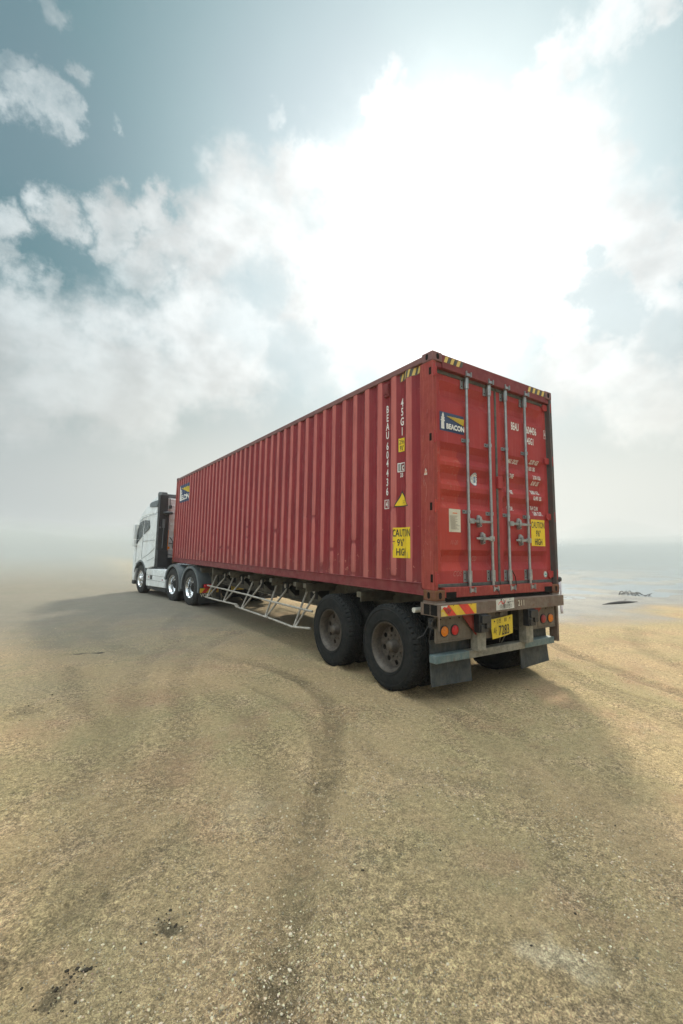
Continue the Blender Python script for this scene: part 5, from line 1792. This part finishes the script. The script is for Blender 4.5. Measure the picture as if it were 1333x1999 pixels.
# chassis
mb = MB()
mb.box(-0.45, -0.33, -0.75, 4.9, 0.55, 0.86).box(0.33, 0.45, -0.75, 4.9, 0.55, 0.86)
mb.box(-0.33, 0.33, -0.72, -0.60, 0.55, 0.84).box(-1.0, 1.0, 2.0, 2.7, 0.75, 1.0)
mb.box(-1.05, 1.05, 3.2, 5.0, 0.62, 0.90)
for y in AX:
    mb.tube([(-0.95, y, 0.506), (0.95, y, 0.506)], 0.09, 12)
mb.build('chassis', M['dark'], tra, bevel=0.008)
mb = MB()
mb.lathe([(0.90, 0.0), (0.90, 0.46), (1.00, 0.46), (1.00, 0.0)], 32, 'z', (0.05, 0.72, 0)).box(-0.5, 0.6, 0.4, 1.0, 0.86, 0.92)
mb.build('fifth_wheel', M['dark'], tra)
for y in AX[:2]:
    for sx in (-1, 1):
        mb = MB()
        ts = np.linspace(R(-8), R(190), 30) if y == 0 else np.linspace(R(12), R(195), 30)
        o = [(y + 0.635 * math.cos(t), 0.506 + 0.62 * math.sin(t)) for t in ts]
        i_ = [(y + 0.550 * math.cos(t), 0.506 + 0.555 * math.sin(t)) for t in ts]
        for k in range(29):
            mb.prism([o[k], o[k + 1], i_[k + 1], i_[k]], lambda b, z: (sx * 1.235, b, z), lambda b, z: (sx * 1.19, b, z))
            mb.prism([o[k], o[k + 1], (y + 0.61 * math.cos(ts[k + 1]), 0.506 + 0.60 * math.sin(ts[k + 1])), (y + 0.61 * math.cos(ts[k]), 0.506 + 0.60 * math.sin(ts[k]))],
                     lambda b, z: (sx * 1.19, b, z), lambda b, z: (sx * 0.60, b, z))
        mb.build('fender', M['cab_grey'], tra, smooth=40)
mb = MB()
mb.tube([(-1.05, -0.45, 1.16), (-1.05, 1.40, 1.14)], 0.02, 8).tube([(-1.05, 0.62, 0.80), (-1.05, 0.64, 0.80)], 0.05, 10)
mb.build('chrome_bar', M['chrome'], tra)
# tail: lamps, chevrons, flaps with the maker's name, plate
for a0, a1 in ((-0.07, 0.58), (1.86, 2.51)):
    mb = MB()
    mb.box(A(a0), A(a1), -0.82, -0.80, 0.14, 0.56)
    mb.build('mud_flap', M['cab_black'], tra)
mb = MB()
mb.box(A(0.02), A(2.42), -0.79, -0.74, 0.56, 0.66)
mb.build('tail_bar', M['cab_black'], tra)
for a0 in (-0.06, 1.92):
    L = [(rect(A(a0), A(a0 + 0.56), 0.42, 0.545), 'chev_yellow')]
    for i in range(2):
        u = a0 + 0.05 + i * 0.30
        s = 0.11
        L.append((poly((A(u), 0.42), (A(u + 0.13), 0.42), (A(min(a0 + 0.56, u + 0.13 + s)), 0.545), (A(u + s), 0.545)), 'chev_red'))
    plane_decal('chevron_board', L, tra, -0.82)
    t = text2d('VOLVO', 0.085, 1.0, 0.03)
    plane_decal('flap_lettering', [(moved(t, A(a0 + 0.02), 0.315), 'paper')], tra, -0.82)
    mb = MB()
    mb.box(A(a0 + 0.12), A(a0 + 0.34), -0.86, -0.79, 0.56, 0.65)
    mb.build('tail_light', M['lamp_red'], tra, bevel=0.012)
L = [(rect(A(0.89), A(1.31), 0.46, 0.69), 'plate_yellow'), (centred(text2d('인천 90', 0.050, 0.8, 0.010), A(1.10), 0.615), 'plate_ink'),
     (moved(text2d('바', 0.075, 0.60, 0.004), A(0.915), 0.495), 'plate_ink'), (moved(text2d('5607', 0.105, 0.62, 0.010), A(1.005), 0.485), 'plate_ink')]
plane_decal('number_plate', L, tra, -0.83)
mb = MB()
mb.box(A(0.86), A(1.34), -0.829, -0.80, 0.44, 0.70)
mb.build('plate_holder', M['cab_black'], tra)
mb = MB()
mb.box(A(1.50), A(1.62), -0.80, -0.76, 0.62, 0.72)
mb.build('white_tag', M['sign_white'], tra)

# ------------------------------------------------------------------ small things lying about
mb = MB()
z = gz(-2.9, 4.64)
mb.tube([(-3.2, 4.70, z + 0.012), (-3.0, 4.68, z + 0.016), (-2.82, 4.63, z + 0.014), (-2.6, 4.60, z + 0.012)], [0.005, 0.009, 0.008, 0.004], 6)
mb.tube([(-2.82, 4.63, z + 0.014), (-2.74, 4.58, z + 0.03), (-2.66, 4.54, z + 0.025)], [0.007, 0.005, 0.003], 5)
tag(mb.build('twig', M['bark']), 'thin dark twig lying on the dry soil left of the truck', 'twig')
mb = MB()
z = gz(12.8, 3.9)
mb.tube([(11.9, 4.05, z), (12.3, 3.99, z + 0.03), (12.8, 3.90, z + 0.045), (13.2, 3.86, z + 0.035), (13.8, 3.80, z + 0.01)], [0.012, 0.035, 0.045, 0.04, 0.02], 8)
mb.tube([(13.0, 3.87, z + 0.04), (13.25, 3.95, z + 0.12), (13.35, 3.97, z + 0.10)], [0.015, 0.010, 0.006], 6)
tag(mb.build('driftwood', M['bark']), 'long dark driftwood log lying at the edge of the grey pool', 'log')
mb = MB()
for k in range(18):
    a = random.uniform(0, 2 * math.pi)
    l = random.uniform(0.12, 0.4)
    x, y = 17.0 + random.uniform(-0.6, 0.6), 5.2 + random.uniform(-0.5, 0.5)
    p = (x, y, gz(x, y) + 0.005)
    mb.tube([p, (x + 0.5 * l * math.cos(a), y + 0.5 * l * math.sin(a), p[2] + random.uniform(0.05, 0.15)), (x + l * math.cos(a), y + l * math.sin(a), p[2] + random.uniform(-0.02, 0.2))], [0.022, 0.016, 0.008], 5)
tag(mb.build('brush_heap', M['bark']), 'heap of broken dark branches standing on the wet flats', 'branches')
# pale rag tied to the far rear corner of the beam
mb = MB()
vs, fs = [], []
for i in range(15):
    t = i / 14
    w = 0.055 * math.sin(math.pi * min(1, t * 0.9 + 0.12)) + 0.012
    for j in range(5):
        s = j / 4 - 0.5
        vs.append((2.485 + 0.02 * math.sin(7 * t + s * 3) + 0.02 * t + 1.6 * w * s, 0.02 + 0.8 * w * s, 1.27 - 0.42 * t + 0.02 * math.cos(9 * s) * t + 0.012 * s))
for i in range(14):
    for j in range(4):
        fs.append((i * 5 + j, i * 5 + j + 1, i * 5 + j + 6, i * 5 + j + 5))
mb.add(vs, fs)
rag = mb.build('rag', M['cloth'], smooth=60)
so = rag.modifiers.new('thickness', 'SOLIDIFY')
so.thickness = 0.012
mb = MB()
mb.lathe([(1.27, 0.0), (1.285, 0.032), (1.32, 0.036), (1.345, 0.02), (1.35, 0.0)], 10, 'z', (2.480, 0.02, 0)).tube([(2.44, 0.03, 1.28), (2.480, 0.02, 1.30)], 0.012, 6)
mb.build('knot', M['hose'], rag)
tag(rag, 'pale rag with a dark knot hanging at the far corner of the container', 'rag')

# ------------------------------------------------------------------ mist
mb = MB()
mb.box(CAMX - 430, CAMX + 430, CAMY - 430, CAMY + 430, -1.6, 9.5)
hm = bpy.data.materials.new('ground_mist')
hm.use_nodes = True
H = NT(hm.node_tree)
H.n.clear()
pv = H.node('ShaderNodeVolumePrincipled')
pv.inputs['Color'].default_value = (0.93, 0.95, 0.96, 1)
pv.inputs['Density'].default_value = 0.001
pv.inputs['Anisotropy'].default_value = 0.35
ho = H.node('ShaderNodeOutputMaterial')
H.l.new(pv.outputs[0], ho.inputs['Volume'])
o = mb.build('haze', hm, smooth=0)
tag(o, 'thin pale mist in the air over the whole yard', 'mist', kind='stuff')
# the thick bank of fog that swallows the far side of the yard
def fog_layer(seed, rn, top):
    """closed sector of ground fog that starts rn metres off with an uneven front and rises to its top"""
    n, k = 96, 9
    q = 2 * k
    vs, fs = [], []
    for i in range(n):
        az = R(-40 + 150 * i / (n - 1))
        jig = lambda w, s: float(vnoise(np.array([i * w]), np.array([s]), seed)[0])
        r0 = rn + 5.0 * jig(0.16, 1.0) + 2.0 * jig(0.5, 2.0)
        rs = [r0 + (330 - r0) * (j / (k - 1)) ** 2.2 for j in range(k)]
        for j, r in enumerate(rs):
            g = min(1, (r - r0) / 45.0)
            vs.append((CAMX + r * math.sin(az), CAMY + r * math.cos(az), 0.25 + (top - 0.25) * g ** 0.8 * (1 + 0.5 * jig(0.21, 3.0)) + 0.9 * jig(0.3, 3.0 + j) * g))
        for r in rs:
            vs.append((CAMX + r * math.sin(az), CAMY + r * math.cos(az), -0.8))
    for i in range(n - 1):
        a, b = i * q, (i + 1) * q
        for j in range(k - 1):
            fs.append((a + j, b + j, b + j + 1, a + j + 1))
            fs.append((a + k + j, a + k + j + 1, b + k + j + 1, b + k + j))
        fs.append((a, a + k, b + k, b))
        fs.append((a + k - 1, b + k - 1, b + q - 1, a + q - 1))
    for a in (0, (n - 1) * q):
        f = [(a + j, a + j + 1, a + k + j + 1, a + k + j) for j in range(k - 1)]
        fs += f if a == 0 else [t[::-1] for t in f]
    mb = MB()
    mb.add(vs, fs)
    return mb


def fog_mat(density):
    fm = hm.copy()
    fm.name = 'fog_bank'
    fv = next(x for x in fm.node_tree.nodes if x.type == 'PRINCIPLED_VOLUME')
    fv.inputs['Density'].default_value = density
    fv.inputs['Color'].default_value = (0.49, 0.52, 0.52, 1)
    fv.inputs['Anisotropy'].default_value = 0.0
    return fm


fog = fog_layer(81, 19.5, 2.0).build('fog', fog_mat(0.032), smooth=0)
tag(fog, 'thick pale bank of fog swallowing the far side of the yard', 'fog', kind='stuff')
fog_layer(82, 22.0, 3.3).build('fog_layer', fog_mat(0.016), fog, smooth=0)
fog_layer(83, 26.0, 4.6).build('fog_layer', fog_mat(0.008), fog, smooth=0)
fog_layer(84, 30.0, 6.2).build('fog_layer', fog_mat(0.004), fog, smooth=0)
